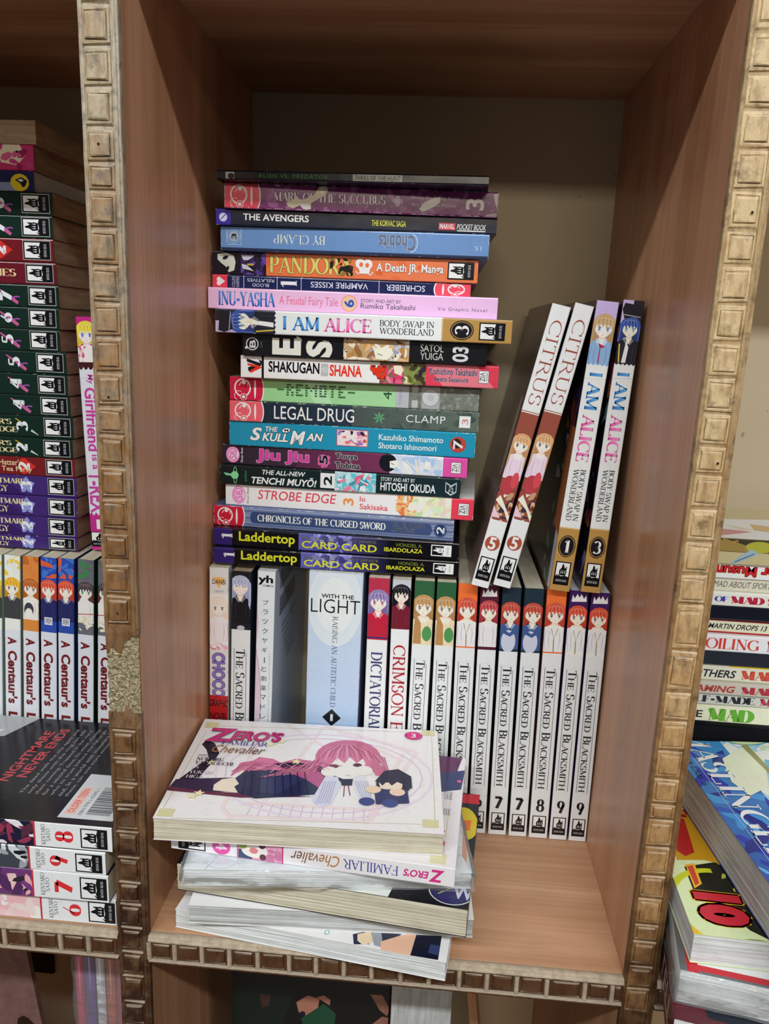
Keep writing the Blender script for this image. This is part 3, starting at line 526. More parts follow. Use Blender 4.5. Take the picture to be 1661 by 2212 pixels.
for i in range(46):
    a = P.X(916)+i*.00118; P.add([[(a, P.h+.0006), (a+.00055, P.h+.0006), (a+.0155, -.0006), (a+.01495, -.0006)]], 'dc98a4', step=False) if i < 31 else None
P.layer += 1; P.tx('Yashichiro Takahashi', 926, 1030, .52, .82, '33405c', bold=.02, out='dcb8c4', ow=.00025); P.tx('Ayato Sasakura', 937, 1012, .16, .44, '33405c', bold=.02, out='dcb8c4', ow=.00025); viz(P, 1034, 1056); P.wear(10, 'e0c8cc'); P.build()
P = spine(BK['remote']); P.band(480, 856, '8cc284', '94c692'); P.add([[(P.X(655), P.h), (P.X(690), P.h), (P.X(720), 0), (P.X(680), 0)]], 'a4cea4'); tk(P, 494, 569, 'c01f40')
pix = {'R': ['110', '101', '110', '101', '101'], 'E': ['111', '100', '110', '100', '111'], 'M': ['10001', '11011', '10101', '10001', '10001'], 'O': ['111', '101', '101', '101', '111'], 'T': ['111', '010', '010', '010', '010'], '-': ['000', '000', '111', '000', '000']}
u = P.X(599); stp = (P.X(772)-u)/34
for ch in '-REMOTE-':
    for r_, row in enumerate(pix[ch]):
        for c_, b_ in enumerate(row):
            if b_ == '1':
                for e in (0, .5): P.rect(u+(c_+e)*stp, P.h*(.72-r_*.105), u+(c_+e+.42)*stp, P.h*(.79-r_*.105), '24442e'); P.layer -= 1
    u += (len(pix[ch][0])+1)*stp
P.layer += 1; P.tx('4', 828, 846, .34, .66, '24442e', rot=90); P.band(855, 883, 'a6abb1'); P.tx('TOKIA', 862, 868, .12, .8, '7c8288', rot=90); P.band(883, 1100, '6d736b'); P.blobs(P.X(884), 0, P.w, P.h, ['7b8178', '646a62', '848a80'], 60, .003, 31)
P.rect(P.X(890), P.h*.06, P.X(903), P.h*.36, 'a9aeb0'); P.rect(P.X(890), P.h*.70, P.X(903), P.h*1.0, 'a9aeb0'); P.rect(P.X(911), 0, P.X(950), P.h, '989d9e'); P.ell(P.X(930), P.h*.5, .0066, .0066, '83888a'); P.ell(P.X(930), P.h*.5, .0060, .0060, 'b4b9bb'); P.ell(P.X(930), P.h*.5, .0024, .0024, 'a6abad'); P.wear(22, 'c4c8c0'); P.build()
P = spine(BK['legal']); P.fill('18232f', '5a665e'); P.rect(-.001, -.001, P.X(760), P.h+.001, '1a2634', '243240'); P.blobs(P.X(800), 0, P.w, P.h, ['4a5a52', '44524c', '526058', '3c4a48'], 40, .004, 33); tk(P, 495, 569, 'dc5a66'); P.tx('LEGAL DRUG', 592, 765, .2, .84, 'd9dfe4', bold=.005)
for a in (90, 140, 40, 190, -10, 240, -60): P.frame(P.X(819), P.h*.5, a, .0052); P.poly([(0, 0), (.45, .16), (1, 0), (.45, -.16)], '58946e')
P.frame(); P.tx('CLAMP', 877, 962, .36, .72, 'c8d2d0', sp=1.1); P.rect(P.X(992), P.h*.22, P.X(1016), P.h*.78, 'd3d8da'); P.tx('3', 998, 1011, .38, .64, 'c06a60', rot=90); P.wear(46, 'aab0ac', .0016); P.build()
P = spine(BK['skull']); P.fill('1d86a6', '2188a8'); P.tx('THE', 573, 600, .64, .84, 'e0e2e4', bold=.06, shear=.2, out='101418'); P.ell(P.X(618), P.h*.72, .0036, .0020, '101418', 10); P.ell(P.X(618), P.h*.72, .0031, .0016, 'e0e2e4', 10); P.ell(P.X(616), P.h*.72, .0008, .0008, '101418'); P.ell(P.X(621), P.h*.72, .0008, .0008, '101418')
for t, a, b, v0, v1 in (('S', 540, 566, .24, .78), ('KULL', 566, 622, .24, .58), ('M', 626, 660, .16, .72), ('AN', 661, 698, .34, .66)): P.tx(t, a, b, v0, v1, 'e2e4e6', bold=.08, shear=.25, out='101418', ow=.0005)
P.band(727, 795, 'c04050', v0=.22, v1=.88); P.rect(P.X(728.5), P.h*.245, P.X(793.5), P.h*.855, 'dccbd0'); P.blobs(P.X(730), P.h*.26, P.X(793), P.h*.84, ['d8a0b4', 'e8d0d4', 'b0483c', 'ecdce0', '9a6ab0', '2c2430', 'd86a50'], 44, .003, 35)
P.tx('Kazuhiko Shimamoto', 818, 957, .54, .78, 'd0dce4', bold=.03); P.tx('Shotaro Ishinomori', 818, 943, .2, .44, 'd0dce4', bold=.03); P.ell(P.X(989), P.h*.52, .0060, .0058, 'b04038'); P.ell(P.X(986), P.h*.56, .0034, .0036, '2a2024'); P.tx('7', 979, 1000, .34, .7, 'd6d4d4', rot=90, bold=.05); P.wear(60, 'a9c4cc', .0016); P.build()
P = spine(BK['jiu']); P.fill('26222c', '82345e'); P.rect(-.001, -.001, P.X(640), P.h+.001, '28242e', '3a2838'); sbeat(P, 503, .5); P.tx('Jiu Jiu', 554, 667, .16, .86, 'c83c98', bold=.06, out='d8a8c8', ow=.0007)
for dx, dy, r_ in ((0, 0, .0042), (-.004, .0026, .0017), (-.0018, .0048, .0017), (.0018, .0048, .0017), (-.0048, -.0004, .0015), (-.003, -.0035, .0014)): P.ell(P.X(698)+dy*.8, P.h*.5+dx, r_, r_, 'c05890')
P.tx('5', 690, 708, .28, .74, '101018', rot=90, bold=.03, out='e0dce0'); P.tx('Touya', 725, 772, .54, .88, '1c1c28', bold=.05, out='d8d8e0', ow=.0005); P.tx('Tobina', 724, 778, .12, .44, '1c1c28', bold=.05, out='d8d8e0', ow=.0005)
P.band(842, 957, 'c4cce0'); P.blobs(P.X(848), 0, P.X(955), P.h, ['ccd6ea', 'bcc6dc', 'd8dcea', 'd8d4c4', '9cb8d8'], 40, .005, 41); P.ell(P.X(838), P.h*.56, .0066, P.h*.45, '15161e'); P.ppoly([(842, 996), (857, 994), (862, 1004), (852, 1012), (842, 1010)], 'e6dcd0'); P.line([P.at(845, 1000), P.at(851, 1004)], .0005, '2c2c34')
P.line([P.at(870, 990), P.at(890, 1010), P.at(903, 1026)], .0006, '88b4d4'); P.line([P.at(898, 992), P.at(902, 1028)], .0012, 'dccfc0'); P.band(957, 1100, 'cc4c98'); viz(P, 974, 996); P.wear(8, 'c4b0bc'); P.build()
P = spine(BK['tenchi']); P.fill('0f1c1c', '16292e'); P.ell(P.X(507), P.h*.5, .0030, .0030, '78c894'); P.ring(P.X(508), P.h*.5, .0014, .0064, .0004, '78c894'); P.ppoly([(483, 1020), (502, 1024), (503, 1028), (488, 1026)], '78c894'); P.tx('action', 527, 533, .2, .76, '3c8a58', rot=90)
P.tx('THE ALL-NEW', 566, 660, .62, .86, 'cdd3d3', bold=.05, shear=.2); P.tx('TENCHI MUYŌ!', 543, 684, .12, .58, 'd4dada', bold=.06, shear=.2); P.rect(P.X(692), P.h*.12, P.X(723), P.h*.88, 'd4d8da'); P.tx('2', 699, 717, .26, .74, '10181a', rot=90, bold=.07)
P.band(723, 812, '9cc4cc'); P.blobs(P.X(723), 0, P.X(812), P.h, ['5ab4c4', 'a8d8dc', 'e8c4cc', 'e07890', 'd8506c', 'f0dcdc', '3c8ca0'], 60, .004, 43, .4); P.tx('STORY AND ART BY', 822, 896, .66, .86, 'c8ced2', bold=.02); P.tx('HITOSHI OKUDA', 822, 941, .18, .60, 'd0d6da', bold=.045)
a, b = P.X(962), P.X(986); P.add([[(a, P.h*.3), ((a+b)/2, P.h*.12), (b, P.h*.3), (b, P.h*.8), ((a+b)/2, P.h*.64), (a, P.h*.8)]], 'b8bec2'); P.add([[(a+.0005, P.h*.35), ((a+b)/2, P.h*.2), (b-.0005, P.h*.35), (b-.0005, P.h*.72), ((a+b)/2, P.h*.57), (a+.0005, P.h*.72)]], '16292e'); P.tx('VIZ', 969, 979, .26, .64, 'b8bec2', rot=-90, bold=.02); P.wear(40, '9aa4a6', .0013); P.build()
P = spine(BK['strobe']); P.fill('dcdee8'); sbeat(P, 516, .5, tx='50485a'); P.tx('STROBE EDGE', 557, 726, .36, .80, 'cc4656', bold=.02, shear=.15); P.tx('3', 741, 764, .34, .68, 'dc8a50', rot=90, bold=.06); P.tx('Io', 777, 789, .56, .8, 'cc4656', bold=.03); P.tx('Sakisaka', 777, 838, .2, .46, 'cc4656', bold=.03)
P.band(875, 975, 'e4e4b8'); P.blobs(P.X(880), 0, P.X(974), P.h, ['e8e8c0', 'e4dcb0', 'ecd8d0', 'c8dcb8', 'e0c4b8', 'b8cc98'], 40, .005, 45); P.blobs(P.X(855), 0, P.X(898), P.h, ['e08850', 'e8a868', 'd87040', 'ecc080'], 36, .004, 46, .3); P.ppoly([(884, 1086), (898, 1084), (900, 1098), (890, 1106), (880, 1100)], 'efe0cc')
P.band(975, 1100, 'd43c50'); viz(P, 990, 1013); P.wear(10, 'e8e4e4'); P.build()
P = spine(BK['chron']); P.fill('63739a', '6c7894')
for i in range(9): P.rect(0, P.h*(i/9), P.w, P.h*(i/9+.045), ['7b8bb0', '4c5a80', '8a96b4'][i % 3])
a, b = P.X(547), P.X(926); P.rect(a, P.h*.22, b, P.h*.78, '2f4270', '3a4a74'); P.ell(a, P.h*.5, .0024, P.h*.28, '2f4270'); P.ell(b, P.h*.5, .0024, P.h*.28, '3a4a74'); tk(P, 459, 528, 'bc1c36')
P.tx('CHRONICLES OF THE CURSED SWORD', 556, 833, .32, .68, 'd2d8e4', font='serif', out='1c2c54', tk=.2, tn=.08); P.tx('YEO BEOP-RYONG', 846, 916, .54, .74, '15182c', font='serif', out='98a4bc', ow=.0002); P.tx('PARK HUI-JIN', 846, 896, .3, .48, '15182c', font='serif', out='98a4bc', ow=.0002)
P.ell(P.X(951), P.h*.5, .0048, .0052, '22305a'); P.ring(P.X(951), P.h*.5, .0042, .0046, .0004, '52669a'); P.tx('2', 943, 960, .32, .68, 'ccd4e2', rot=90, font='serif', tk=.2, tn=.1); P.wear(60, 'b0b4c0', .0018); P.build()
for k, d in (('lad1', 0), ('lad2', 4.5)):
    P = spine(BK[k]); P.fill('0a0a10'); P.band(440, 501+d, '2a1d62'); P.tx('1', 478+d, 502+d, .40, .72, 'd0d4e0', rot=90, font='serif', tk=.14, tn=.09); P.tx('Laddertop', 516+d, 637+d, .16, .88, 'c6c82c', bold=.05)
    P.band(645+d, 840, '5a58a6', '0c0c1c'); P.blobs(P.X(648+d), 0, P.X(760), P.h, ['7878c0', '4a4898', '8a90cc', '38367c'], 40, .004, 51); P.tx('ORSON SCOTT', 652+d, 728+d, .62, .82, '6a7030'); P.tx('EMILY JANICE', 741+d, 812+d, .62, .82, '6a7030')
    P.tx('CARD', 652+d, 728+d, .16, .58, 'c6c82c', bold=.04); P.tx('CARD', 738+d, 814+d, .16, .58, 'c6c82c', bold=.04); P.tx('HONOEL A.', 856+d, 912+d, .60, .80, '748030'); P.tx('IBARDOLAZA', 830+d, 913+d, .28, .52, 'c6c82c', bold=.04); ship(P, P.X(931+d), P.X(975+d), .2, .84, inv=True); P.wear(14, '8a8c98'); P.build()
# ---------------------------------------------------------------- the upright row
def vol(lbl, x, y, lean, T, Hh, cover, pg='cream', Wd=.146, group='upright paperbacks on the middle shelf'):
    return book(lbl, Hh, T, Wd, cover, pg, standing(x, y, 0, Hh, T, lean), group)
def title(P, t, f0, f1, c='23272e', col='24304a', v0=.26, v1=.74, rules=True, tk=.15):
    w, h = P.w, P.h; P.text(t, w*f0, h*v0, w*f1, h*v1, c, font='serif', tk=tk, tn=.06)
    if rules:
        for a, v in ((f0+.012, v1+.07), (f0-.004, v0-.09)): P.line([(w*a, h*v), (w*f1+.001, h*v)], .0003, c)
b = vol('cream comic with puffy purple letters at the left end of the upright row', .0011, .1346, .5, .0148, .2092, 'c4c2be')
P = spine(b); P.fill('cbcac8'); w, h = P.w, P.h; P.poly([(P.X(1247), h*.15), (P.X(1247), h*.85), (P.X(1272), h*.5)], 'd8a868'); P.text('DANBI', P.X(1252), h*.16, P.X(1262), h*.86, '15130f', rot=90, bold=.02); P.text('DB019', P.X(1275), h*.28, P.X(1280), h*.74, '70706c', rot=90)
P.rect(P.X(1284), 0, P.X(1404), h, 'e2d6d2'); P.blobs(P.X(1345), 0, P.X(1404), h, ['e4c4c8', 'e8dcdc', 'd8a4b0', 'c8b0c8', 'e8c8b4', 'c87888'], 60, .003, 61); head(P, P.X(1312), h*.5, h*.44, 90, 'e4cfc0', 'eadcd4', 'e6d2d4', dark='d8b8a8', eye='8a5840'); P.text('CHOCO', P.X(1410), h*.16, P.X(1506), h*.84, '8068b0', bold=.08, out='b8a8d0', ow=.0005)
P.rect(P.X(1502), -.001, w+.001, h+.001, 'a81c20'); P.text('GRAPHIC', P.X(1511), h*.02, P.X(1526), h*1.0, '160c0c', rot=90, bold=.05); P.text('NOVEL', P.X(1539), h*.06, P.X(1554), h*.98, '160c0c', rot=90, bold=.05); P.line([(P.X(1490), 0), (P.X(1490), h)], .0004, 'a8a49c'); P.wear(20, 'a89c88'); P.build()
b = vol('white titled comic with a silver haired figure on black, second from the left', .0172, .1344, .9, .0150, .2074, '141c34', 'brown')
P = spine(b); P.fill('cdd1d2'); w, h = P.w, P.h; P.rect(0, 0, P.X(1360), h, '1a1c24'); head(P, P.X(1268), h*.45, h*.44, 90, 'a0a8c4', 'dccfc4', '14151c', dark='7880a0', eye='dccfc4', long=1.8); P.ell(P.X(1356), h*.5, .002, h*.2, 'a8acb8'); title(P, 'The Sacred Blacksmith', .305, .80); ship(P, w*.905, w*.98, .12, .88); P.build()
b = vol('white comic with vertical foreign characters and barcodes on its back cover', .0358, .1346, 1.2, .0137, .2085, 'b8c2cc', 'white')
P = spine(b); P.fill('ccd4dc'); w, h = P.w, P.h; P.poly([(0, 0), (w*.12, h*.02), (w*.2, h*.15), (w*.3, h*.02), (w*.42, h*.3), (w*.55, h*.38), (w*.62, h*.2), (w*.72, h*.3), (w*.8, 0)], 'c8b8c4'); P.line([(w*.3, h*.02), (w*.42, h*.3), (w*.55, h*.38), (w*.62, h*.2), (w*.72, h*.3)], .0003, '8a5060'); P.ell(w*.86, h*.1, .012, h*.3, '8a7078')
P.text('yh', P.X(1243), h*.04, P.X(1264), h*.88, '101014', rot=90, bold=.08); P.text('COMICS', P.X(1263), h*.3, P.X(1267.5), h*.9, '101014', rot=90, bold=.03)
for i, ch in enumerate('ブラックヤギーと劇薬マドレーヌ'):
    if ch == 'ー': P.rect(P.X(1297+i*20.5), h*.49, P.X(1309+i*20.5), h*.54, '2c2e36'); continue
    P.text(ch, P.X(1296+i*20.5), h*.34, P.X(1307+i*20.5), h*.66, '2c2e36', rot=90)
P.text('CHOKOLATE AND OTHER STORIES', P.X(1410), h*.78, P.X(1560), h*.86, '9aa0aa'); P.build()
P = face_up(b); 
for a in (1236, 1272):
    x = .004 if a == 1236 else .027
    for i in range(13): P.rect(x+i*.0013, .02, x+i*.0013+.0005+.0004*(i % 3), .085, '5a6068')
for i in range(7): P.rect(.055+i*.006, .03+.004*i, .0562+i*.006, .09-.006*(i % 3), '6a7078')
P.build('printed_back_cover')
b = vol('fat pale blue paperback with a black diamond near its foot', .0782, .1350, .3, .0412, .2105, '8fa9c8', 'white', Wd=.1455)
P = spine(b); P.fill('bccadf', '8cadd4'); w, h = P.w, P.h; P.ell(P.X(1308), h*.5, .033, h*.5, 'c6d2e4'); P.ring(P.X(1308), h*.5, .033, h*.485, .0005, 'd2dcea'); P.ell(P.X(1308), h*.5, .022, h*.34, 'd0dae8')
P.text('WITH THE', P.X(1284), h*.24, P.X(1293), h*.84, '15171c', rot=90, bold=.05); P.text('LIGHT', P.X(1295), h*.05, P.X(1325), h*.96, '15171c', rot=90, bold=-.022); P.text('RAISING AN AUTISTIC CHILD', P.X(1332), h*.46, P.X(1527), h*.56, '3e4c66', font='serif', tk=.11)
x = P.X(1550); P.poly([(x-.0074, h*.5), (x, h*.5-.0074), (x+.0074, h*.5), (x, h*.5+.0074)], '0d0e14'); P.text('I', x-.003, h*.5-.001, x+.003, h*.5+.001, 'c8d0dc', rot=90, font='serif', tk=.25); P.wear(40, 'd8dad8', .002); P.build()
b = vol('comic with purple haired figure and navy serif capitals right of the fat blue book', .1250, .1346, -.1, .0158, .2088, 'b088a8')
P = spine(b); P.fill('d2d8e2'); w, h = P.w, P.h; P.rect(0, 0, P.X(1378), h, 'a83048'); head(P, P.X(1300), h*.5, h*.44, 90, '8678ac', 'ead8ce', 'b02038', dark='50487c', eye='a84068'); P.rect(P.X(1376), 0, P.X(1379), h, '2a2f66'); title(P, 'DICTATORIAL GRIMOIRE', .285, .86, '2c3168', v0=.24, v1=.78, rules=False, tk=.15); P.build()
b = vol('comic with black haired figure and dark red serif capitals', .1440, .1346, -.4, .0140, .2084, '9c968c')
P = spine(b); P.fill('d2d8e2'); w, h = P.w, P.h; P.rect(0, 0, P.X(1341), h, '7a2836'); P.rect(0, 0, P.X(1290), h, 'b4b8c0'); head(P, P.X(1286), h*.5, h*.44, 90, '16171f', 'e0d0c4', '6a1c2c', eye='4a3838'); title(P, 'CRIMSON EMPIRE', .25, .78, 'a4242e', v0=.16, v1=.84, rules=False, tk=.13); P.build()
ROW = [(.1592, .1346, 0, .0150, .2087, 'g', 1, '0', '24402e', 'white comic with brown haired figure on green, left one of the pair'), (.1779, .1346, -.6, .0146, .2086, 'g', 1, '0', '24402e', 'white comic with brown haired figure on green, right one of the pair'),
(.1953, .1346, -1, .0146, .2087, 'o', 2, '5', '8a4a28', 'white comic with red haired figure on orange, nearer the brown haired pair'), (.2118, .1346, -1, .0139, .2081, 'm', 3, '6', '4a2030', 'white comic with red haired figure on maroon, partly behind the front pile'),
(.2280, .1346, -1, .0141, .2078, 'b', 4, '7', '1c3840', 'white comic numbered seven with a blue collared figure, left copy'), (.2442, .1346, -.95, .0142, .2080, 'b', 4, '7', '1c3840', 'white comic numbered seven with a blue collared figure, right copy'),
(.2602, .1346, -.85, .0146, .2090, 'o', 2, '8', '8a5a44', 'white comic numbered eight with red haired figure on orange'), (.2764, .1346, -.7, .0138, .2085, 'p', 5, '9', '3a2058', 'white comic numbered nine with a bridal white figure, left copy'),
(.2917, .1346, -.6, .0136, .2079, 'p', 5, '9', '3a2058', 'white comic numbered nine with a bridal white figure, right copy against the wall')]
BG = {'g': ('2c5a3a', 'b08a5c', 'd6c8a8', '8a6a40'), 'o': ('d86a34', 'c4503e', 'd4d6da', '8a2c24'), 'm': ('4c1c30', 'b04048', 'd2d2d4', '7a2430'), 'b': ('20303c', 'b4483a', '3c5488', '7c2a22'), 'p': ('3a1c58', 'c84c34', 'd2d6de', '8c2c20')}
for x, y, ln, T, Hh, bg, st, num, cv, lb in ROW:
    b = vol(lb, x, y, ln, T, Hh, cv, 'cream' if st != 5 else 'white', group='upright white spined comics'); P = spine(b); w, h = P.w, P.h; P.fill('cfd5dd'); c = BG[bg]; a = w*.245; P.rect(0, 0, a, h, c[0])
    if bg in 'gp': P.rect(w*.09, 0, a, h, 'd8cfbc' if bg == 'g' else 'dcd8d8')
    head(P, w*.098, h*.5, h*.46, 90, c[1], 'ecdccb', c[2], dark=c[3], eye='7a4046' if bg != 'g' else '7a5a34', side=.3 if st in (3, 4) else 0)
    if bg in 'op': P.line([(w*.15, h*.35), (w*.19, h*.5), (w*.15, h*.68)], .0006, '9a8a58'); P.line([(w*.19, h*.5), (w*.24, h*.52)], .0008, '8a8a60')
    if bg == 'b': P.ell(w*.205, h*.45, .009, h*.38, 'b9bfd2'); P.line([(w*.165, h*.1), (w*.18, h*.5), (w*.155, h*.95)], .003, '3c5488')
    if bg in 'mp': P.poly([(w*.015, h*.15), (w*.03, h*.25), (w*.012, h*.4), (w*.026, h*.5), (w*.012, h*.6), (w*.03, h*.75), (w*.015, h*.85), (w*.04, h*.9), (w*.042, h*.1)], 'dddde2')
    if bg == 'g': P.ell(w*.2, h*.72, .006, h*.24, '4a8a50'); P.poly([(w*.12, h*.1), (w*.24, h*.05), (w*.24, h*.45), (w*.16, h*.4)], 'a88050')
    P.rect(a, -.001, w*.3, h+.001, 'cfd5dd'); title(P, 'The Sacred Blacksmith', .305, .79, v0=.27, v1=.72)
    if num != '0': P.text(num, w*.835, h*.28, w*.888, h*.72, '15161a', rot=90, font='serif', tk=.22, tn=.07)
    ship(P, w*.905, w*.98, .13, .87); P.build()
# ---------------------------------------------------------------- four leaning comics on top of the row
ZR = .2092
for x, y, ln, T, Hh, kind, lb, tl in ((.2003, .1238, 11.58, .0129, .2037, 'c', 'leftmost leaning comic, white spine over a brown cover with a pale oval', 0), (.2163, .1269, 11.39, .0130, .2047, 'c', 'second leaning comic, white spine with red brown numeral five', 0),
    (.2571, .1277, 3.89, .0149, .2047, '1', 'leaning comic with gold foot numbered one and a fair haired figure', 0), (.2801, .1287, 2.35, .0141, .2059, '3', 'leaning comic with gold foot numbered three and a dark capped figure', 0)):
    cv = '2a1a1e' if kind == 'c' else ('2c1c34' if kind == '1' else '34304c')
    b = book(lb, Hh, T, .142, cv, 'cream', standing(x, y, ZR+.0002, Hh, T, ln), 'comics leaning on top of the upright row'); P = spine(b); w, h = P.w, P.h
    if kind == 'c':
        P.fill('d2d6de'); P.text('CITRUS', w*.05, h*.2, w*.335, h*.84, '8c4438', font='serif', tk=.07, tn=.05); P.rect(w*.365, -.001, w*.75, h+.001, '8a4a3c'); P.rect(w*.358, -.001, w*.362, h+.001, 'a07868')
        P.blobs(w*.5, 0, w*.74, h, ['6a3028', '8a4438', 'b0906c', 'd8c8b8', 'a43c40', '3c2c3c', 'c8a480'], 60, .004, 71); head(P, w*.475, h*.5, h*.44, 90, 'c69c70', 'eedcd0', 'd4c4d4', dark='94603c', eye='3c4c3c', long=2.2)
        P.ell(w*.62, h*.45, .007, h*.36, 'a83c44'); P.ell(w*.60, h*.72, .006, h*.2, 'c04850'); P.poly([(w*.68, 0), (w*.71, h*.6), (w*.75, h), (w*.73, h), (w*.66, h*.2)], 'ecd8c8'); P.poly([(w*.70, 0), (w*.74, h*.5), (w*.742, 0)], 'd8b8c8')
        P.rect(w*.752, -.001, w+.001, h+.001, 'd2d6de'); P.poly([(w*.74, 0), (w*.762, h*.3), (w*.745, h*.6), (w*.76, h*.8), (w*.745, h), (w*.77, h), (w*.77, 0)], 'd2d6de'); P.ell(w*.835, h*.5, .0056, h*.41, '9c4c38'); P.text('5', w*.812, h*.3, w*.858, h*.7, 'dcdce0', rot=90, bold=.06); ship(P, w*.888, w*.975, .1, .9)
        P.build(); Q = face_down(b); Q.fill('2c1c1e', '6a554c'); Q.ell(Q.w*.46, .125, .03, .0085, '8c8078', 0); Q.ring(Q.w*.78, .13, .022, .007, .0006, 'a89c90'); Q.line([(Q.w*.1, .13), (Q.w*.35, .09), (Q.w*.5, .07)], .004, '4a2a2c'); Q.build('printed_cover')
    else:
        alice_spine(P, kind, 0); P.build(); Q = face_down(b); Q.fill('20162a'); cs = ['4a3468', 'b8683c', '1a1418', '8a86ac', '6a9484', 'c8c8d4', '7a2c40', '241c38']
        Q.blobs(Q.w*.05, .09, Q.w, .142, cs, 46, .012, 81 if kind == '1' else 82, .45)
        if kind == '1': Q.add([[(Q.w*.42, .142), (Q.w*.42, .12), (Q.w*.78, .118), (Q.w*.8, .142)]], 'b8663a'); Q.add([[(Q.w*.8, .142), (Q.w*.79, .13), (Q.w, .131), (Q.w, .142)]], 'd0d0d8')
        Q.build('printed_cover')
# ---------------------------------------------------------------- front pile, middle compartment
FP = [(.0155, .0085, -7.57, .0139, .1793, .1274, 'dcdfe4', 'white', 'white edged comic at the very bottom of the front pile, jutting over the shelf edge'),
(.0282, -.0023, 2.85, .0138, .1821, .1255, 'd6dade', 'grey', 'plain white comic second from the bottom of the front pile'),
(.0166, .0102, -5.89, .0203, .1890, .1234, '15161c', 'yellow', 'thick yellowed comic with black cover and a yellow oval in the front pile'),
(.0279, -.0099, 6.04, .0119, .1800, .1240, 'd4d8dc', 'white', 'shrink wrapped comic in the middle of the front pile'),
(.0145, .0074, -4.46, .0143, .1813, .1265, 'd8d2de', 'cream', 'white comic with upside down magenta spine lettering, second from the top of the front pile'),
(.0073, -.0041, 2.34, .0158, .1805, .1261, 'd4d0de', 'yellow', 'cream paged comic with a pink haired cover picture on top of the front pile')]
z = .0004; PB = []
for i, (x, y, a, T, L, Wd, cv, pg, lb) in enumerate(FP):
    mw = lying(x, y, z, a) if i == 4 else lying_back(x, y, z, L, Wd, a)
    PB.append(book(lb, L, T-.0004, Wd, cv, pg, mw, 'comics in the front pile', wavy=i != 4)); z += T
P = face_up(PB[0], True); P.fill('d9dde3'); P.ppoly([(762, 2010), (840, 2000), (965, 2000), (948, 2066), (762, 2040)], 'dfe2e6')
P.ppoly([(762, 2018), (792, 2012), (798, 2040), (764, 2040)], '1d2444'); P.ppoly([(772, 2018), (800, 2012), (812, 2034), (784, 2042), (772, 2032)], 'e0c4a4'); P.ppoly([(800, 2010), (880, 2004), (862, 2026), (832, 2036), (822, 2046), (808, 2042)], '8e959e'); P.ppoly([(824, 2016), (872, 2012), (860, 2024), (826, 2034)], '2a3040')
P.ppoly([(822, 2034), (862, 2022), (900, 2014), (896, 2066), (822, 2052)], 'dfae94'); P.ppoly([(902, 2010), (955, 2018), (946, 2074), (886, 2064)], '14182a'); P.ppoly([(930, 2040), (950, 2044), (946, 2064), (924, 2058)], '2e3c64'); P.text('D', *P.at(700, 2018), *[a+b for a, b in zip(P.at(700, 2018), (.003, .004))], '2a9c98'); P.build('printed_cover')
P = face_up(PB[2], True); P.fill('12131a'); P.ppoly([(400, 1850), (860, 1895), (835, 1942), (380, 1880)], 'cdd2cc'); x, y = P.at(975, 1925); P.ring(x, y, .014, .012, .0008, 'c0c4cc'); P.ell(x, y, .013, .011, '2c2a5c'); P.text('W', x+.001, y-.006, x+.014, y+.006, 'b4b8c4', bold=.06); P.line([(x-.008, y-.004), (x+.006, y+.008)], .0007, 'b8b060')
P.ppoly([(1000, 1716), (1048, 1716), (1046, 1739), (990, 1734)], 'b81c30'); x, y = P.at(1004, 1778); P.ell(x, y, .0095, .019, 'c8b424', 6); P.poly([(x-.004, y-.009), (x+.004, y-.008), (x+.0045, y+.004), (x-.003, y+.003)], 'd86a28'); P.build('printed_cover')
P = face_up(PB[3], True); P.fill('d3d7dc'); P.ppoly([(1000, 1770), (1010, 1775), (1008, 1865), (998, 1850)], 'b88a74'); P.line([P.at(470, 1850), P.at(440, 1880)], .0006, 'aab0b8'); P.ring(*P.at(480, 1858), .01, .008, .0006, 'b8bcc2'); P.build('printed_cover')
P = spine(PB[4]); P.fill('d8d2e0', 'd6d6e0'); ship(P, P.X(385), P.X(444), .1, .9, up=-90); P.ell(P.X(478), P.h*.48, .0060, P.h*.42, 'd04c98'); P.tx('4', 466, 490, .3, .7, 'dcc8d8', rot=-90, font='sans', bold=.04)
P.band(512, 612, 'b83070'); P.rect(P.X(514), 0, P.X(609), P.h, 'c890b0'); P.blobs(P.X(560), 0, P.X(608), P.h, ['b87094', 'd49ab4', 'c07c9c'], 16, .005, 91); P.rect(P.X(515), P.h*.05, P.X(545), P.h*.5, '3c4868'); P.ell(P.X(550), P.h*.5, .0085, P.h*.36, 'e2d6d0'); P.ell(P.X(548), P.h*.5, .0028, .0022, 'd07880'); P.ell(P.X(524), P.h*.75, .003, .003, '8a9a3c')
P.ell(P.X(568), P.h*.22, .0022, .0022, '54303c'); P.ell(P.X(566), P.h*.8, .0022, .0022, '54303c')
P.tx('Chevalier', 628, 733, .22, .8, '5a3c34', rot=180, shear=.35, c2='b07840', gax=0); P.tx('FAMILIAR', 741, 860, .24, .72, '38388c', rot=180, font='serif', tk=.1); P.tx("ERO'S", 871, 926, .28, .66, 'c42c7c', rot=180, bold=.06, shear=.2); P.tx('Z', 926, 960, .18, .80, 'c42c7c', rot=180, bold=.08, shear=.2); P.build()
P = face_up(PB[4]); P.fill('d6d4e2'); w, h = P.w, P.h; P.line([(w-.008, .006), (w-.008, h-.004)], .0003, 'b0a868'); P.rect(w-.016, .002, w-.006, .012, 'c9c6a0'); P.ppoly([(950, 1620), (1003, 1628), (990, 1660), (985, 1676), (940, 1680)], '5c3058'); P.ppoly([(940, 1672), (1005, 1664), (996, 1706), (940, 1712)], '343c68')
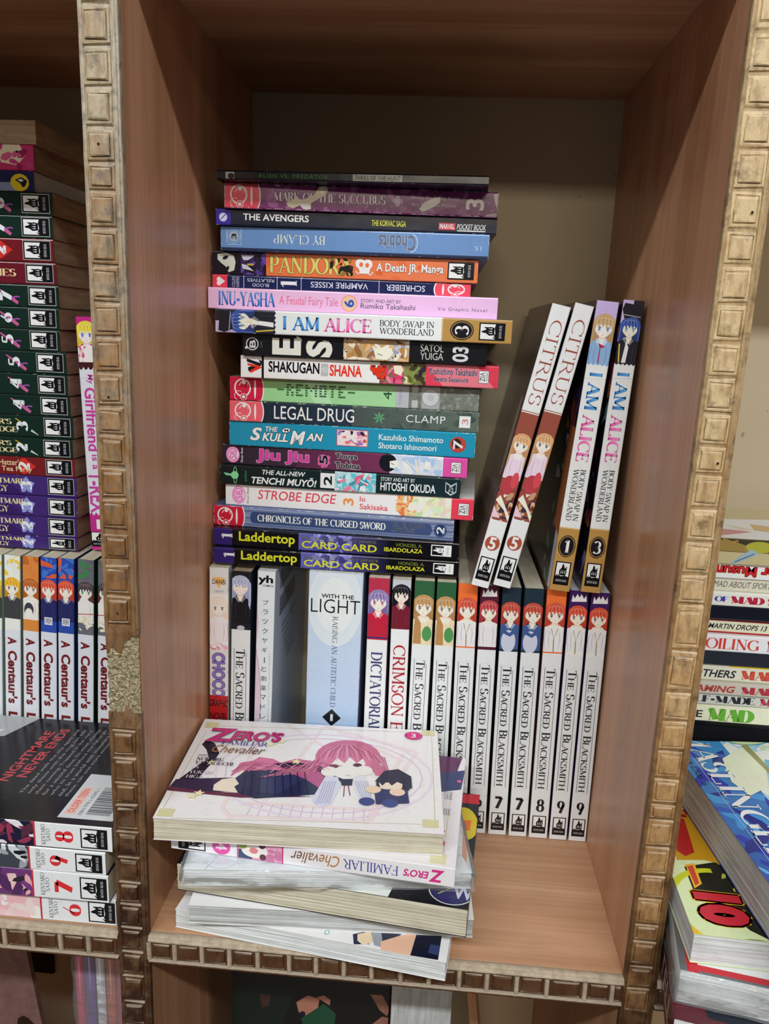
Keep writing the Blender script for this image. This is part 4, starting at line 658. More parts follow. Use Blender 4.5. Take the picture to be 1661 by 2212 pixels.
P.ell(*P.at(992, 1688), .0016, .0016, 'd06080'); P.text('YUKARI', *P.at(958, 1726), *P.at(978, 1712), '2a2438', font='serif', tk=.12) ; P.text('NOBORU', *P.at(956, 1760), *P.at(974, 1748), '2a2438', font='serif', tk=.12); P.ppoly([(956, 1815), (962, 1820), (958, 1830)], 'c04088'); P.ppoly([(956, 1790), (962, 1796), (958, 1802)], 'c04088'); P.build('printed_cover')
# the top cover: pale ground with star lines, lettering and a plain generic reclining figure
P = face_up(PB[5], True); w, h = P.w, P.h; P.fill('dbd8ec', 'dcd8e4'); A = P.at
def pst(pts, wd, c): P.line([A(*p) for p in pts], wd, c)
for a, b in (((620, 1566), (850, 1700)), ((560, 1600), (480, 1745)), ((700, 1570), (560, 1745)), ((730, 1580), (860, 1640)), ((870, 1630), (790, 1780)), ((480, 1745), (500, 1768)), ((500, 1762), (800, 1776)), ((530, 1735), (810, 1750)), ((800, 1772), (900, 1625)), ((900, 1625), (700, 1568))): pst([a, b], .0028, 'd8bcd8'); pst([a, b], .0016, 'd9d2c0')
for i in range(12): pst([(545+i*22, 1737+i*1.0), (532+i*23, 1762+i*1.2)], .0005, 'c8a8cc')
P.ring(*A(700, 1670), .075, .052, .0016, 'd6c8dc'); P.ring(*A(700, 1670), .068, .046, .0008, 'cdb4d4')
for q in (((446, 1568), (932, 1583)), ((932, 1583), (940, 1782)), ((940, 1782), (370, 1768)), ((352, 1748), (446, 1580))): pst(q, .00025, 'a8a070')
for q in ((458, 1567), (925, 1584), (930, 1780), (358, 1756)): x, y = A(*q); P.rect(x-.005, y-.004, x+.005, y+.004, 'c6c298')
rb = 'b86484'
P.ppoly([(500, 1672), (520, 1648), (560, 1642), (600, 1650), (640, 1640), (700, 1648), (690, 1672), (640, 1682), (560, 1668), (520, 1664), (498, 1678)], rb); P.ppoly([(548, 1643), (560, 1636), (590, 1640), (620, 1655), (600, 1668)], 'c06c90')
P.ppoly([(380, 1684), (440, 1682), (520, 1680), (520, 1712), (450, 1711), (366, 1700)], '2c1f40'); P.ppoly([(386, 1684), (430, 1652), (452, 1640), (446, 1620), (436, 1608), (446, 1600), (464, 1606), (474, 1628), (462, 1644), (440, 1668), (428, 1684)], '1c1628'); P.ppoly([(362, 1700), (440, 1710), (560, 1716), (680, 1722), (520, 1724), (362, 1708)], '5a2440')
P.ppoly([(460, 1708), (462, 1696), (480, 1684), (510, 1680), (522, 1700), (518, 1714)], 'e8cdbc'); P.ppoly([(508, 1682), (530, 1666), (590, 1664), (680, 1676), (700, 1690), (696, 1716), (620, 1722), (550, 1726), (514, 1714), (506, 1700), (516, 1694)], '232646'); P.ppoly([(560, 1672), (620, 1668), (660, 1680), (600, 1716), (560, 1712)], '2e3258')
P.ppoly([(590, 1650), (640, 1648), (700, 1656), (760, 1650), (760, 1690), (700, 1686), (650, 1676)], '1d1f38'); P.ppoly([(640, 1656), (690, 1668), (720, 1700), (690, 1704), (660, 1684), (620, 1668)], 'a8527c')
P.ell(*A(752, 1636), .0235, .0235, rb, 0); P.ppoly([(682, 1640), (690, 1620), (720, 1612), (680, 1670), (640, 1674)], rb); P.ppoly([(808, 1620), (826, 1636), (820, 1652), (840, 1664), (846, 1680), (812, 1676), (796, 1652)], rb)
P.ppoly([(706, 1648), (720, 1676), (752, 1688), (776, 1676), (792, 1646), (770, 1630), (730, 1630)], 'e9dcd2')
P.ppoly([(690, 1632), (706, 1616), (750, 1608), (790, 1616), (806, 1640), (796, 1664), (784, 1640), (770, 1650), (756, 1636), (744, 1650), (728, 1638), (714, 1654), (702, 1664), (694, 1650)], 'c2708e')
for q in ((722, 1656), (772, 1654)): P.ell(*A(*q), .0032, .0024, '5c3444')
pst([(746, 1676), (756, 1676)], .0006, 'c07878')
for q in ((712, 1668), (786, 1666)): P.ell(*A(*q), .006, .0062, 'eadbd0')
P.ppoly([(704, 1676), (730, 1680), (736, 1700), (716, 1738), (690, 1746), (672, 1730), (690, 1700)], 'c6c8dc'); P.ppoly([(762, 1680), (788, 1678), (800, 1720), (806, 1740), (784, 1738), (768, 1712)], 'cdcfe0'); P.ppoly([(734, 1684), (762, 1684), (760, 1698), (738, 1698)], '26243a'); pst([(744, 1698), (742, 1722)], .0006, '7a2c44'); pst([(752, 1698), (756, 1720)], .0006, '7a2c44')
for k in range(16):
    a = 500+k*12; pst([(a, 1668+3*math.sin(k)), (a+28, 1652+4*math.sin(k*1.7)), (a+58, 1660+5*math.cos(k))], .0007, ['a0506e', 'd498ac', '94486a'][k % 3])
for k in range(15):
    a = 694+k*8; pst([(748+(a-748)*.35, 1612), (748+(a-748)*.8, 1624), (a, 1640+5*math.sin(k*2))], .0006, ['a2536e', 'e0a8b8', '98506c'][k % 3])
for k in range(9):
    pst([(690-k*5, 1640+k*2), (672-k*6, 1664), (640-k*10, 1674+k)], .0006, ['a0506e', 'd090a8'][k % 2]); pst([(806+k*3, 1630+k), (822+k*2, 1648+k*2), (838+k, 1668+k)], .0006, ['a0506e', 'd090a8'][k % 2])
for k in range(9): pst([(530+k*16, 1674-k*.5), (526+k*17, 1700), (522+k*18, 1716)], .0006, '191b34')
for k in range(6): pst([(700+k*5, 1690), (690+k*5, 1722), (680+k*6, 1738)], .0004, 'a4a8c4'); pst([(768+k*5, 1690), (776+k*5, 1714), (786+k*3, 1734)], .0004, 'a4a8c4')
P.ell(*A(850, 1698), .0118, .0112, '1c1e30'); P.ppoly([(810, 1690), (830, 1668), (860, 1664), (888, 1680), (890, 1706), (868, 1700), (826, 1700)], '20223a'); P.ppoly([(818, 1694), (870, 1692), (868, 1706), (846, 1710), (822, 1706)], 'e4cbb8'); P.ppoly([(816, 1690), (880, 1684), (872, 1698), (858, 1692), (846, 1700), (836, 1690), (826, 1700)], '20223a')
P.ppoly([(808, 1708), (880, 1708), (884, 1738), (812, 1740)], '27305c'); 
for q, c in (((806, 1708), 'dcc0a8'), ((858, 1714), 'dcc0a8'), ((792, 1734), '34427c'), ((842, 1738), '34427c')): P.ell(*A(*q), .0052, .0044, c)
for q in ((430, 1716), (415, 1722), (456, 1650), (585, 1610), (608, 1604), (640, 1648)):
    x, y = A(*q); P.add([[(x+.004*math.cos((90+k*36)*D2R)*(1 if k % 2 == 0 else .45), y+.004*math.sin((90+k*36)*D2R)*(1 if k % 2 == 0 else .45)) for k in range(10)]], 'dcd2a8')
def T3(t, x0, x1, y0, y1, c, **k):  # lettering box given by picture corners
    a, b = A((x0+x1)/2, y1)[1], A((x0+x1)/2, y0)[1]; u0, u1 = A(x0, (y0+y1)/2)[0], A(x1, (y0+y1)/2)[0]; P.text(t, u0, a, u1, b, c, **k)
T3('Z', 448, 508, 1576, 1605, 'b8266c', bold=.10, out='d0a0bc', ow=.0005); T3("ERO'S", 500, 612, 1583, 1604, 'b8266c', bold=.09, shear=.2, out='d0a0bc', ow=.0004); T3('FAMILIAR', 479, 580, 1604, 1613, '34368c', font='serif', tk=.12); T3('Chevalier', 458, 574, 1614, 1630, 'a06830', shear=.4, c2='4a3430', gax=0)
T3('NOBORU', 424, 484, 1639, 1646, '241c30', font='serif', tk=.16); T3('YAMAGUCHI', 420, 504, 1648, 1655, '241c30', font='serif', tk=.16); T3('YUKARI', 408, 460, 1668, 1675, 'c8c4d4', font='serif', tk=.16); T3('HIGA', 402, 438, 1677, 1684, 'c8c4d4', font='serif', tk=.16); T3('story', 428, 454, 1632, 1637, '241c30'); T3('art', 414, 430, 1658, 1663, 'c8c4d4')
x, y = A(893, 1592); P.ell(x, y, .0068, .0056, 'c02474'); P.text('3', x-.0018, y-.003, x+.0018, y+.003, 'e0d4e0', bold=.04); P.build('printed_cover')
# shrink wrap round the third book from the top
def wrap(b, grow=.0012, seed=1, tail=0):
    L, T, Wd, r = dims(b); bm = bmesh.new(); nx, ny, nz = 26, 18, 4; g = grow
    def pt(i, j, k): return Vector((-g+(L+2*g)*i/nx, -g+(Wd+2*g)*j/ny, -.00003+(T+.00006)*k/nz))
    vd = {}
    def V(i, j, k):
        if (i, j, k) not in vd:
            p = pt(i, j, k); s = Vector((p.x*55, p.y*55, p.z*160+seed)); n = noise.noise(s)*.0014+noise.noise(s*2.3)*.0007
            if i in (0, nx): p.x += (n+.0006)*(1 if i else -1)*1.3
            if j in (0, ny): p.y += (n+.0006)*(1 if j else -1)*1.3
            if tail and i == nx and j in (0, 1, ny-1, ny): p.x += .006
            vd[(i, j, k)] = bm.verts.new(p)
        return vd[(i, j, k)]
    for i in range(nx):
        for k in range(nz):
            for j in (0, ny): bm.faces.new([V(i, j, k), V(i+1, j, k), V(i+1, j, k+1), V(i, j, k+1)])
    for j in range(ny):
        for k in range(nz):
            for i in (0, nx): bm.faces.new([V(i, j, k), V(i, j+1, k), V(i, j+1, k+1), V(i, j, k+1)])
        for i in range(nx): bm.faces.new([V(i, j, nz), V(i+1, j, nz), V(i+1, j+1, nz), V(i, j+1, nz)])
    bmesh.ops.recalc_face_normals(bm, faces=bm.faces); o = from_bm('plastic_wrap', bm, M['film'], b, True); o['label'] = 'clear crinkled shrink wrap film'; return o
wrap(PB[3])
# ---------------------------------------------------------------- left compartment
LS = [(-.1217, .5219, .5066, '', 'brown', 'browned page edges of the topmost paperback in the left stack', 0), (-.1247, .5064, .4910, '', 'brown', 'pink spined paperback near the top of the left stack', 1), (-.1247, .4872, .4758, '', 'white', 'indigo paperback with a yellow oval bird mark in the left stack', 2),
(-.1125, .4746, .4602, '6', 'brown', 'topmost of the dark green paperbacks in the left stack, pink curled numeral', 3), (-.1138, .4584, .4442, '7', 'brown', 'dark green paperback directly above the first red one in the left stack', 3), (-.1132, .4428, .4282, '2', 'brown', 'upper dark red paperback with a heart numeral in the left stack', 4),
(-.1126, .4263, .4118, '', 'brown', 'dark red paperback ending in cream capitals in the left stack', 5), (-.1119, .4114, .3961, '7', 'brown', 'dark green paperback directly below the cream lettered red one', 3), (-.1119, .3950, .3807, '6', 'brown', 'dark green paperback with pink numeral, second below the cream lettered red one', 3),
(-.1125, .3792, .3646, '5', 'brown', 'upper dark green paperback numbered five in the left stack', 3), (-.1089, .3632, .3482, '5', 'brown', 'lower dark green paperback numbered five in the left stack', 3), (-.1079, .3465, .3324, '4', 'brown', 'upper dark green paperback numbered four in the left stack', 3),
(-.1072, .3306, .3165, '4', 'brown', 'lower dark green paperback numbered four in the left stack', 3), (-.1060, .3153, .2997, '3', 'brown', 'dark green paperback numbered three with a sword in the left stack', 6), (-.1065, .2984, .2847, '2', 'brown', 'dark green paperback numbered two with a sword in the left stack', 6),
(-.1061, .2831, .2700, '2', 'brown', 'lower dark red paperback with a heart numeral in the left stack', 7), (-.1057, .2685, .2540, '3', 'brown', 'upper purple paperback with petal numeral three', 8), (-.1055, .2530, .2384, '3', 'brown', 'lower purple paperback with petal numeral three', 8), (-.1068, .2364, .2218, '2', 'brown', 'upper purple paperback with petal numeral two', 8), (-.1074, .2206, .2103, '2', 'brown', 'purple paperback with petal numeral two at the foot of the left stack', 8)]
bounds = [.5219]+[(LS[i][2]+LS[i+1][1])/2 for i in range(len(LS)-1)]+[.2103]
ZL = bounds[-1]
CVC = {0: 'a49078', 1: 'b02c68', 2: '1c1c48', 3: '0e2018', 4: '58141a', 5: '581420', 6: '0e2018', 7: '5c1618', 8: '33205c'}
for i, (xr, zt, zb, num, pg, lb, st) in enumerate(LS):
    T = bounds[i]-bounds[i+1]; L = .181; y = .1505
    mw = lying(xr-L, y, bounds[i+1], .3*math.sin(i*2.1)) if st else lying_back(xr-L, y, bounds[i+1], L, .1265, 0)
    b = book(lb, L, T-.0001, .1265, CVC[st], pg, mw, 'paperbacks in the left compartment stack', wavy=(st == 0))
    if st == 0: continue
    P = spine(b); P.fill(CVC[st]); w, h = P.w, P.h; R = w
    if st == 1: P.fill('a8285c', 'b83068'); P.poly([(R-.028, h), (R-.024, h*.3), (R-.012, h*.2), (R-.006, h*.6), (R-.010, h)], 'd8ccb8'); P.blobs(R-.05, 0, R, h, ['b83c78', '8c1c50', 'c85888'], 10, .006, 95); P.ell(R-.012, h*.72, .0012, .0007, '201820')
    elif st == 2: P.rect(0, 0, R-.012, h*.42, '7880a4'); P.ell(R-.0105, h*.42, .0068, h*.42, 'cbb418'); P.poly([(R-.014, h*.55), (R-.009, h*.68), (R-.005, h*.5), (R-.0065, h*.25), (R-.0085, h*.18), (R-.010, h*.36)], '15161c'); P.poly([(R-.012, h*.55), (R-.009, h*.6), (R-.0075, h*.5), (R-.010, h*.45)], 'ccd0d0')
    else:
        P.fill({3: '10261e', 4: '64161c', 5: '5c1622', 6: '10261e', 7: '681a1c', 8: '3a2566'}[st]); ship(P, R-.0225, R-.0025, .12, .90, rim='a8aca8')
        n0 = R-.040
        if st == 3: P.line([(n0-.006, h*.8), (n0-.001, h*.6), (n0+.002, h*.5), (n0+.006, h*.3), (n0+.009, h*.16)], [.0008, .0016, .0022, .0026, .0022], 'b05488', 1); P.line([(n0+.004, h*.4), (n0+.009, h*.46), (n0+.0105, h*.42)], .001, '8a4c98')
        if st == 6: P.line([(n0-.005, h*.84), (n0+.001, h*.62)], .0009, '9a8a34'); P.line([(n0+.007, h*.32), (n0+.0125, h*.12)], [.0018, .0004], 'b0b8ac')
        if st in (4, 7): P.frame(n0+.001, h*.5, 90, 1); P.ell(-.0028, .0012, .0034, .0034, 'b82c28'); P.ell(.0028, .0012, .0034, .0034, 'b82c28'); P.poly([(-.0058, 0), (0, -.0085), (.0058, 0), (0, .003)], 'b82c28'); P.frame()
        if st == 8:
            for k in range(5): P.frame(n0, h*.5, 72*k+18, 1); P.poly([(0, -.0012), (.0045, -.0022), (.007, 0), (.0045, .0022), (0, .0012)], '7e88c4')
            P.frame(); P.add([[(R-.075, 0), (R-.055, h*.6), (R-.04, 0)]], '301c58')
        if num: P.text(num, n0-.0045, h*.26, n0+.0045, h*.72, 'ccd2dc', rot=90, font='serif', tk=.26, tn=.12)
        cw = 'c8bc90'
        if st == 5: P.text('MEMORIES', R-.078, h*.34, R-.030, h*.68, 'd0b890', font='serif', tk=.2)
        if st == 6: P.text("HATTER'S", R-.084, h*.56, R-.048, h*.80, cw, font='serif', tk=.2); P.text('KNOWLEDGE', R-.090, h*.2, R-.044, h*.46, cw, font='serif', tk=.2)
        if st == 7: P.text("The Mad Hatter's", R-.082, h*.52, R-.042, h*.84, cw, bold=.02); P.text('Late Night Tea Party', R-.086, h*.12, R-.034, h*.46, cw, bold=.02)
        if st == 8: P.text('NIGHTMARE', R-.078, h*.56, R-.041, h*.84, cw, font='serif', tk=.2); P.text('TRILOGY', R-.080, h*.14, R-.055, h*.46, cw, font='serif', tk=.2)
    P.wear(8, '8a8880'); P.build()
b = book('slim white comic with pink hand lettering standing right of the left stack', .1795, .0150, .121, 'c03080', 'white', standing(-.0985, .1570, ZL+.0002, .1795, .0150, -1.44), 'standing comic in the left compartment')
P = spine(b); w, h = P.w, P.h; P.fill('c8ccd6'); P.rect(0, 0, w*.22, h, 'c02c80'); P.poly([(0, 0), (w*.04, 0), (w*.03, h), (0, h)], 'b02878'); head(P, w*.07, h*.5, h*.45, 90, 'd8c840', 'dcd2d8', 'd8d4d4', dark='b09828', eye='3a58b0'); P.blobs(w*.12, 0, w*.21, h, ['dcd8dc', 'c85038', 'c04880', 'e0b0a0'], 16, .003, 99); P.rect(w*.185, 0, w*.215, h, '3c1c1c')
P.poly([(w*.205, 0)]+[(w*(.205+.018*(k % 2)), h*k/8) for k in range(9)]+[(w*.25, h), (w*.25, 0)], 'c8ccd6')
P.text('My', w*.235, h*.34, w*.275, h*.72, 'b83c94', shear=.1, bold=.04); P.text('Girlfriend', w*.29, h*.2, w*.56, h*.8, 'b83c94', bold=.05); P.text('is a', w*.575, h*.36, w*.64, h*.68, 'b83c94', bold=.03); P.text('T-REX', w*.65, h*.1, w*.90-.012, h*.9, 'b83c94', bold=.05)
P.poly([(w*.845, 0)]+[(w*(.845-.015*(k % 2)), h*k/8) for k in range(9)]+[(w*1.01, h), (w*1.01, 0)], 'b02c80'); P.text('1', w*.862, h*.36, w*.905, h*.66, 'd6d6dc', rot=90, bold=.08); ship(P, w*.918, w*.985, .02, .98); P.build()
CR = [(-.2060, 'd8c050', '6a7c68', 0), (-.1870, 'd8c050', '8aa090', 0), (-.1714, 'd8a828', '8a9c88', 0), (-.1560, 'b05a28', '2c2830', 1), (-.1410, 'd05038', '1c3c78', 2), (-.1264, 'd05038', '1c3c78', 2), (-.1100, '3c3c44', '143c20', 3), (-.0934, '3c3c44', '143c20', 3)]
CN = ['yellow haired', 'yellow haired', 'yellow haired', 'brown haired', 'orange haired', 'orange haired', 'black haired', 'black haired']; PL = ['cut by the left frame edge', 'leftmost in the left row', 'third from the row end', 'the only one in the left row', 'left of the pair', 'right of the pair', 'left of the pair', 'right one beside the carved post']
for i, (x, hc, cv, st) in enumerate(CR):
    if i == 0: continue
    ln = 3.6-.2*(i-2); T = .0128; Hh = .2088; b = book('white comic, dark red lettering, %s figure, %s' % (CN[i], PL[i]), Hh, T, .145, cv, 'cream', standing(x, .1346, 0.0001, Hh, T, ln), 'upright comics in the left compartment')
    P = spine(b); w, h = P.w, P.h; P.fill('c9cfdb'); a = w*.295; P.rect(0, 0, a, h, {0: 'd4d8d2', 1: 'c8803c', 2: '2c48a0', 3: '62646e'}[st]); P.blobs(w*.0, 0, w*.08, h, {0: ['d8b840', 'd0d4d0'], 1: ['c8783c', 'b06028'], 2: ['c85838', '3c6cc0'], 3: ['5a5c66', '3c7c4c']}[st], 10, .005, i)
    head(P, w*.125, h*.5, h*.46, 90, hc, 'e4dcd0', {0: '3c3c40', 1: 'd8d8d0', 2: '26285c', 3: 'dcdce2'}[st], dark='8a5a20' if st < 2 else '8a2c20', eye={0: '4a4a40', 1: '6c3030', 2: 'c86420', 3: '2c7848'}[st], long=1.2)
    if st == 2: P.rect(w*.235, h*.25, w*.265, h*.75, 'c8ccd8'); P.text('原', w*.24, h*.3, w*.26, h*.7, '1c1c28', rot=90)
    if st == 1: P.ell(w*.21, h*.4, .006, h*.3, '3c3c48'); P.ell(w*.225, h*.4, .0045, h*.24, 'e0d8d0')
    if st == 3: P.ell(w*.19, h*.4, .010, h*.35, 'dcdce6'); P.line([(w*.215, 0), (w*.21, h)], .0007, 'b03c38'); P.blobs(w*.22, 0, w*.28, h, ['dcd8c8', 'd0c8b0', 'e0e0e4'], 14, .003, 40+i)
    P.rect(a, -.001, w*.33, h+.001, 'c9cfdb'); P.text('A', w*.325, h*.2, w*.355, h*.76, '6a1c20', bold=.09); P.text("Centaur's", w*.38, h*.2, w*.60, h*.8, '6a1c20', bold=.08); P.text('Life', w*.635, h*.2, w*.73, h*.8, '6a1c20', bold=.08); P.text('4', w*.78, h*.3, w*.84, h*.7, '6a1c20', rot=90, bold=.05); ship(P, w*.9, w*.98, .1, .9)
    P.build()
LP = [(.0602, .0187, -.0215, .001, '8', 1, 'white spined comic numbered eight with a black back cover on top of the left pile'), (.0436, .0166, -.0262, .0005, '9', 2, 'white spined comic with red numeral nine, second in the left pile'), (.0263, .0173, -.0253, .001, '7', 3, 'white spined comic with red numeral seven and a purple picture, third in the left pile'), (.0002, .0182, -.0226, .0046, '6', 4, 'white comic with red numeral six and pale pink picture, bottom of the left pile')]
LPB = []; zs = [(.0586, .0182), (.0413, .0172), (.0217-.0013, .0208), (.0002, .0201)]
for (z0, T, xr, y, num, st, lb), (z0, T) in zip(LP, zs):
    L = .181; b = book(lb, L, T-.0001, .1265, ['', '0c0c12', '15161c', '1a1a30', 'd8dade'][st], 'cream', lying(xr-L, y, z0, 0), 'comics in the left compartment pile'); LPB.append(b)
    P = spine(b); w, h = P.w, P.h; P.fill('d2d6dc'); e = P.X({1: 76, 2: 65, 3: 73, 4: 91}[st]); P.rect(0, 0, e, h, {1: '181830', 2: '3a4048', 3: '64346c', 4: 'e0b8bc'}[st]); P.blobs(e-.07, 0, e, h, {1: ['1c1838', 'd4d0d8', '50283c', '12121c', '8c3050'], 2: ['586068', '9098a0', '15171c', 'c4c8cc'], 3: ['6c3878', 'e0a0a4', '4c2858', 'e4b8b4', '2a2430'], 4: ['e4c0c4', 'd8a8b0', 'd8d8dc', 'e8c8c4']}[st], 34, .008, 60+st, .4); P.rect(e-.0012, 0, e, h, 'b82c3c')
    d = {1: 0, 2: -11, 3: -1, 4: 17}[st]; P.tx('KENTARO', 89+d, 98+d, .12, .92, '26262c', rot=90, font='serif', tk=.11); P.tx('SATO', 100+d, 108+d, .26, .76, '26262c', rot=90, font='serif', tk=.11)
    P.text(num, P.X(119+d), h*.26, P.X(158+d), h*.72, 'c82c34', rot=90, font='serif', tk=.24, tn=.05); ship(P, P.X(174+d), P.X(232+d), .1, .88); P.build()
P = face_up(LPB[0]); w, h = P.w, P.h; P.fill('0b0b11'); P.text('NIGHTMARE', w-.098, .040, w-.0905, .108, 'b83c44', rot=90, bold=.04); P.text('NEVER ENDS', w-.088, .046, w-.0805, .113, 'b83c44', rot=90, bold=.04)
ll = ['The dead walk the city again and', 'only those with the ring can see', 'them coming. Trapped in the ward', 'for a second time, he must choose', 'who to trust before the lights go', 'out. In a world with monsters like', 'these, can one more victory be any', 'miracle, or does it mean the start', 'of endless regeneration?']
for i, t in enumerate(ll):
    if i < 7: P.text(t, w-.076+i*.0052, .028+(.0 if i < 6 else 0), w-.0728+i*.0052, .030+len(t)*.0026, '8f9296', rot=90)
P.rect(w-.0385, .006, w-.002, .056, 'c3c9cd'); P.rect(w-.0365, .010, w-.029, .040, 'd8b4ac'); P.text('OLDER TEEN', w-.035, .012, w-.0305, .038, 'c05040', rot=90, bold=.02); P.text('ISBN 978-1-62692-1', w-.027, .010, w-.0245, .040, '4a4e52', rot=90)
rn = random.Random(3); y = .011
while y < .042: a = rn.choice((.0004, .0007, .0011)); P.rect(w-.022, y, w-.006, y+a, '3a3e42'); P.layer -= 1; y += a+rn.choice((.0005, .0008))
P.layer += 1; P.poly([(0, h), (w-.112, h), (w-.125, h-.03), (0, h-.045)], '9aa0a4'); P.poly([(.0, h-.035), (w-.13, h-.02), (w-.14, h-.045), (0, h-.05)], 'c4c8ca'); P.build('printed_back_cover')
# ---------------------------------------------------------------- right compartment
def zat(px, py, yv):
    d = FW+(px-830.5)/FPX*RT-(py-1106)/FPX*UP; t = (yv-CAM.y)/d.y; return (CAM+d*t).z
MY = [180, 345, 588, 727, 848, 972, 1107, 1240, 1392, 1530, 1680, 1788, 1895, 2062]
MZ = [zat(1591.6, 1080+v/4.2527, .1346) for v in MY]
MD = [('', '', 'M'), ('thick comic with dark and ochre artwork on top of the right stack', 'b0a67e', 'N'), ('white comic with upside down red lettering edged in yellow', 'd4d6dc', 'O'), ('thin cream paperback with small grey italic capitals', 'c4c2b0', 'MAD ABOUT SPORTS'), ('white paperback with blue and crimson slab capitals', 'cfd0c8', 'OF MAD STUFF'), ('upper black spined paperback in the right stack', '10131f', ''),
('cream paperback with small black hand lettering between red lines', 'c8c8b0', 'MARTIN DROPS 13'), ('white paperback with tall red serif capitals', 'd0d2d6', 'BOILING MAD'), ('lower black spined paperback in the right stack', '10131f', ''), ('cream paperback with black italic capitals and an orange red word', 'c6c6b4', 'BROTHERS MAD'), ('grey paperback with brick red slanted capitals', 'b0aca0', 'STEAMING MAD'), ('grey white paperback with heavy black and crimson capitals', 'b8b8b0', 'SELF-MADE MAD'), ('cream paperback with grass green capitals above the blue magazine', 'cccdb4', 'THE MAD')]
for i, (lb, cv, t) in enumerate(MD):
    if i == 0: continue
    T = MZ[i]-MZ[i+1]; L = .19; x0 = .352+.001*((i*7) % 4); b = book(lb, L, T-.0001, .108, cv, 'white' if i < 3 else 'yellow', lying(x0, .1346-.002*((i*5) % 3)+.002, MZ[i+1], -.6+.3*(i % 3)), 'paperbacks in the right compartment stack'); P = spine(b); w, h = P.w, P.h; P.fill(cv); X = P.X
    if t == 'M': P.poly([(X(1535), h*.45), (X(1600), h*.2), (X(1640), h*.06), (X(1535), h*.02)], 'b87078'); P.line([(X(1540), h*.6), (X(1600), h*.35), (X(1700), h*.2)], .0015, 'c0b4a0'); P.poly([(X(1625), h*.62), (X(1665), h*.5), (X(1700), h*.7)], 'b8a070'); P.blobs(X(1600), h*.1, X(1720), h*.8, ['d8dcdc', 'c8d0d0', 'c4b8a0'], 12, .006, 3)
    elif t == 'N': P.rect(0, h*.48, w, h*.98, '3c3628'); P.poly([(X(1530), h*.5), (X(1560), h*.98), (X(1620), h*.7), (X(1660), h*.5)], '8c7840'); P.ell(X(1640), h*.7, .01, h*.22, '9a9c3c'); P.poly([(X(1582), h*.1), (X(1590), h*.02), (X(1642), h*.46), (X(1622), h*.62)], '8ca4b0'); P.line([(X(1590), h*.1), (X(1630), h*.45)], .0006, '38485c'); P.line([(X(1580), h*.84), (X(1588), h*.92), (X(1592), h*.86)], .0009, 'b8843c')
    elif t == 'O': P.tx('Monster Musume', 1520, 1760, .2, .86, 'c02430', rot=180, bold=.06, out='d8b43c', ow=.0007)
    elif t == 'MAD ABOUT SPORTS': P.tx(t, 1542, 1672, .3, .76, '4a4a48', shear=.25)
    elif t.startswith('OF MAD'): P.tx('BIG BOOK OF', 1440, 1572, .3, .72, '3c3ca0', font='serif', tk=.28); P.tx('MAD', 1578, 1652, .22, .78, 'a82440', font='serif', tk=.34); P.tx('STUFF', 1658, 1730, .22, .78, 'a82440', font='serif', tk=.3)
    elif t.startswith('MARTIN'): P.rect(0, h*.86, w, h+.001, '6c1418'); P.rect(0, -.001, w, h*.14, 'a01c20'); P.tx('DON', 1480, 1524, .3, .7, '15151a', bold=.05, shear=.3); P.tx(t, 1530, 1657, .32, .68, '15151a', bold=.04, shear=.3)
    elif t.startswith('BOIL'): P.tx('BOILING', 1506, 1640, .16, .82, 'c0382c', font='serif', tk=.17); P.tx('MAD', 1656, 1730, .16, .82, '8c2428', font='serif', tk=.3)
    elif t.startswith('BRO'): P.band(1572, 1800, 'c8a820', v0=.88); P.tx('BROTHERS', 1468, 1590, .2, .68, '1c1c20', bold=.06, shear=.2); P.tx('MAD', 1600, 1680, .16, .74, 'b84430', font='serif', tk=.34)
    elif t.startswith('STE'): P.tx('STEAMING', 1462, 1588, .2, .78, '9c3428', bold=.08, shear=.2); P.tx('MAD', 1600, 1680, .16, .8, '9c2430', font='serif', tk=.34)
    elif t.startswith('SELF'): P.tx('SELF-MADE', 1466, 1630, .18, .8, '1c1c22', font='serif', tk=.3); P.tx('MAD', 1640, 1710, .16, .8, 'a02c40', font='serif', tk=.34)
    elif t == 'THE MAD': P.tx('THE', 1460, 1518, .2, .6, '1c1c22', bold=.05); P.tx('MAD', 1528, 1630, .06, .78, '5a9c28', font='serif', tk=.36)
    else: P.line([(0, h*.9), (w, h*.9)], .0006, '2c3450')
    P.build()
    if i == 1:
        P = face_up(b); A = P.at; P.fill('aea57e'); P.ppoly([(1500, 1120), (1700, 1124), (1720, 1170), (1500, 1164)], 'ccd2d4'); P.ppoly([(1540, 1140), (1600, 1146), (1625, 1150), (1540, 1158)], 'b07078'); P.ppoly([(1560, 1132), (1640, 1146), (1600, 1145)], 'c4bca8'); P.ppoly([(1618, 1132), (1661, 1138), (1661, 1150), (1630, 1146)], 'b89c68'); P.build('printed_cover')
zb = MZ[-1]; n = 5
for i in range(n): book('plain cream paperback under the right stack, behind the blue magazine, '+['lowest', 'second lowest', 'middle', 'second highest', 'highest'][i]+' of five', .19, zb/n-.0001, .108, '15161c', 'yellow', lying(.353, .1450, zb*i/n+.0002, 0), 'supporting paperbacks under the right stack')
RP = [('maroon and dark wrapped comic protruding at the bottom of the right pile', 0, .0272, .3176, -.0530, -11, .18, .135, '5a1c24', 'white', 0), ('plastic wrapped comic with red and black cover in the right pile', .0272, .0215, .3218, -.0415, -10, .172, .13, 'c4c8cc', 'white', 1),
('comic with red and yellow numeral ten on a pale green cover', .0487, .0195, .3284, -.0362, -2, .165, .127, 'c4cfa0', 'white', 2), ('thick blue magazine with white serif capitals on top of the right pile', .0682, .0300, .3722, -.0720, 5, .2, .15, '24348c', 'grey', 3)]
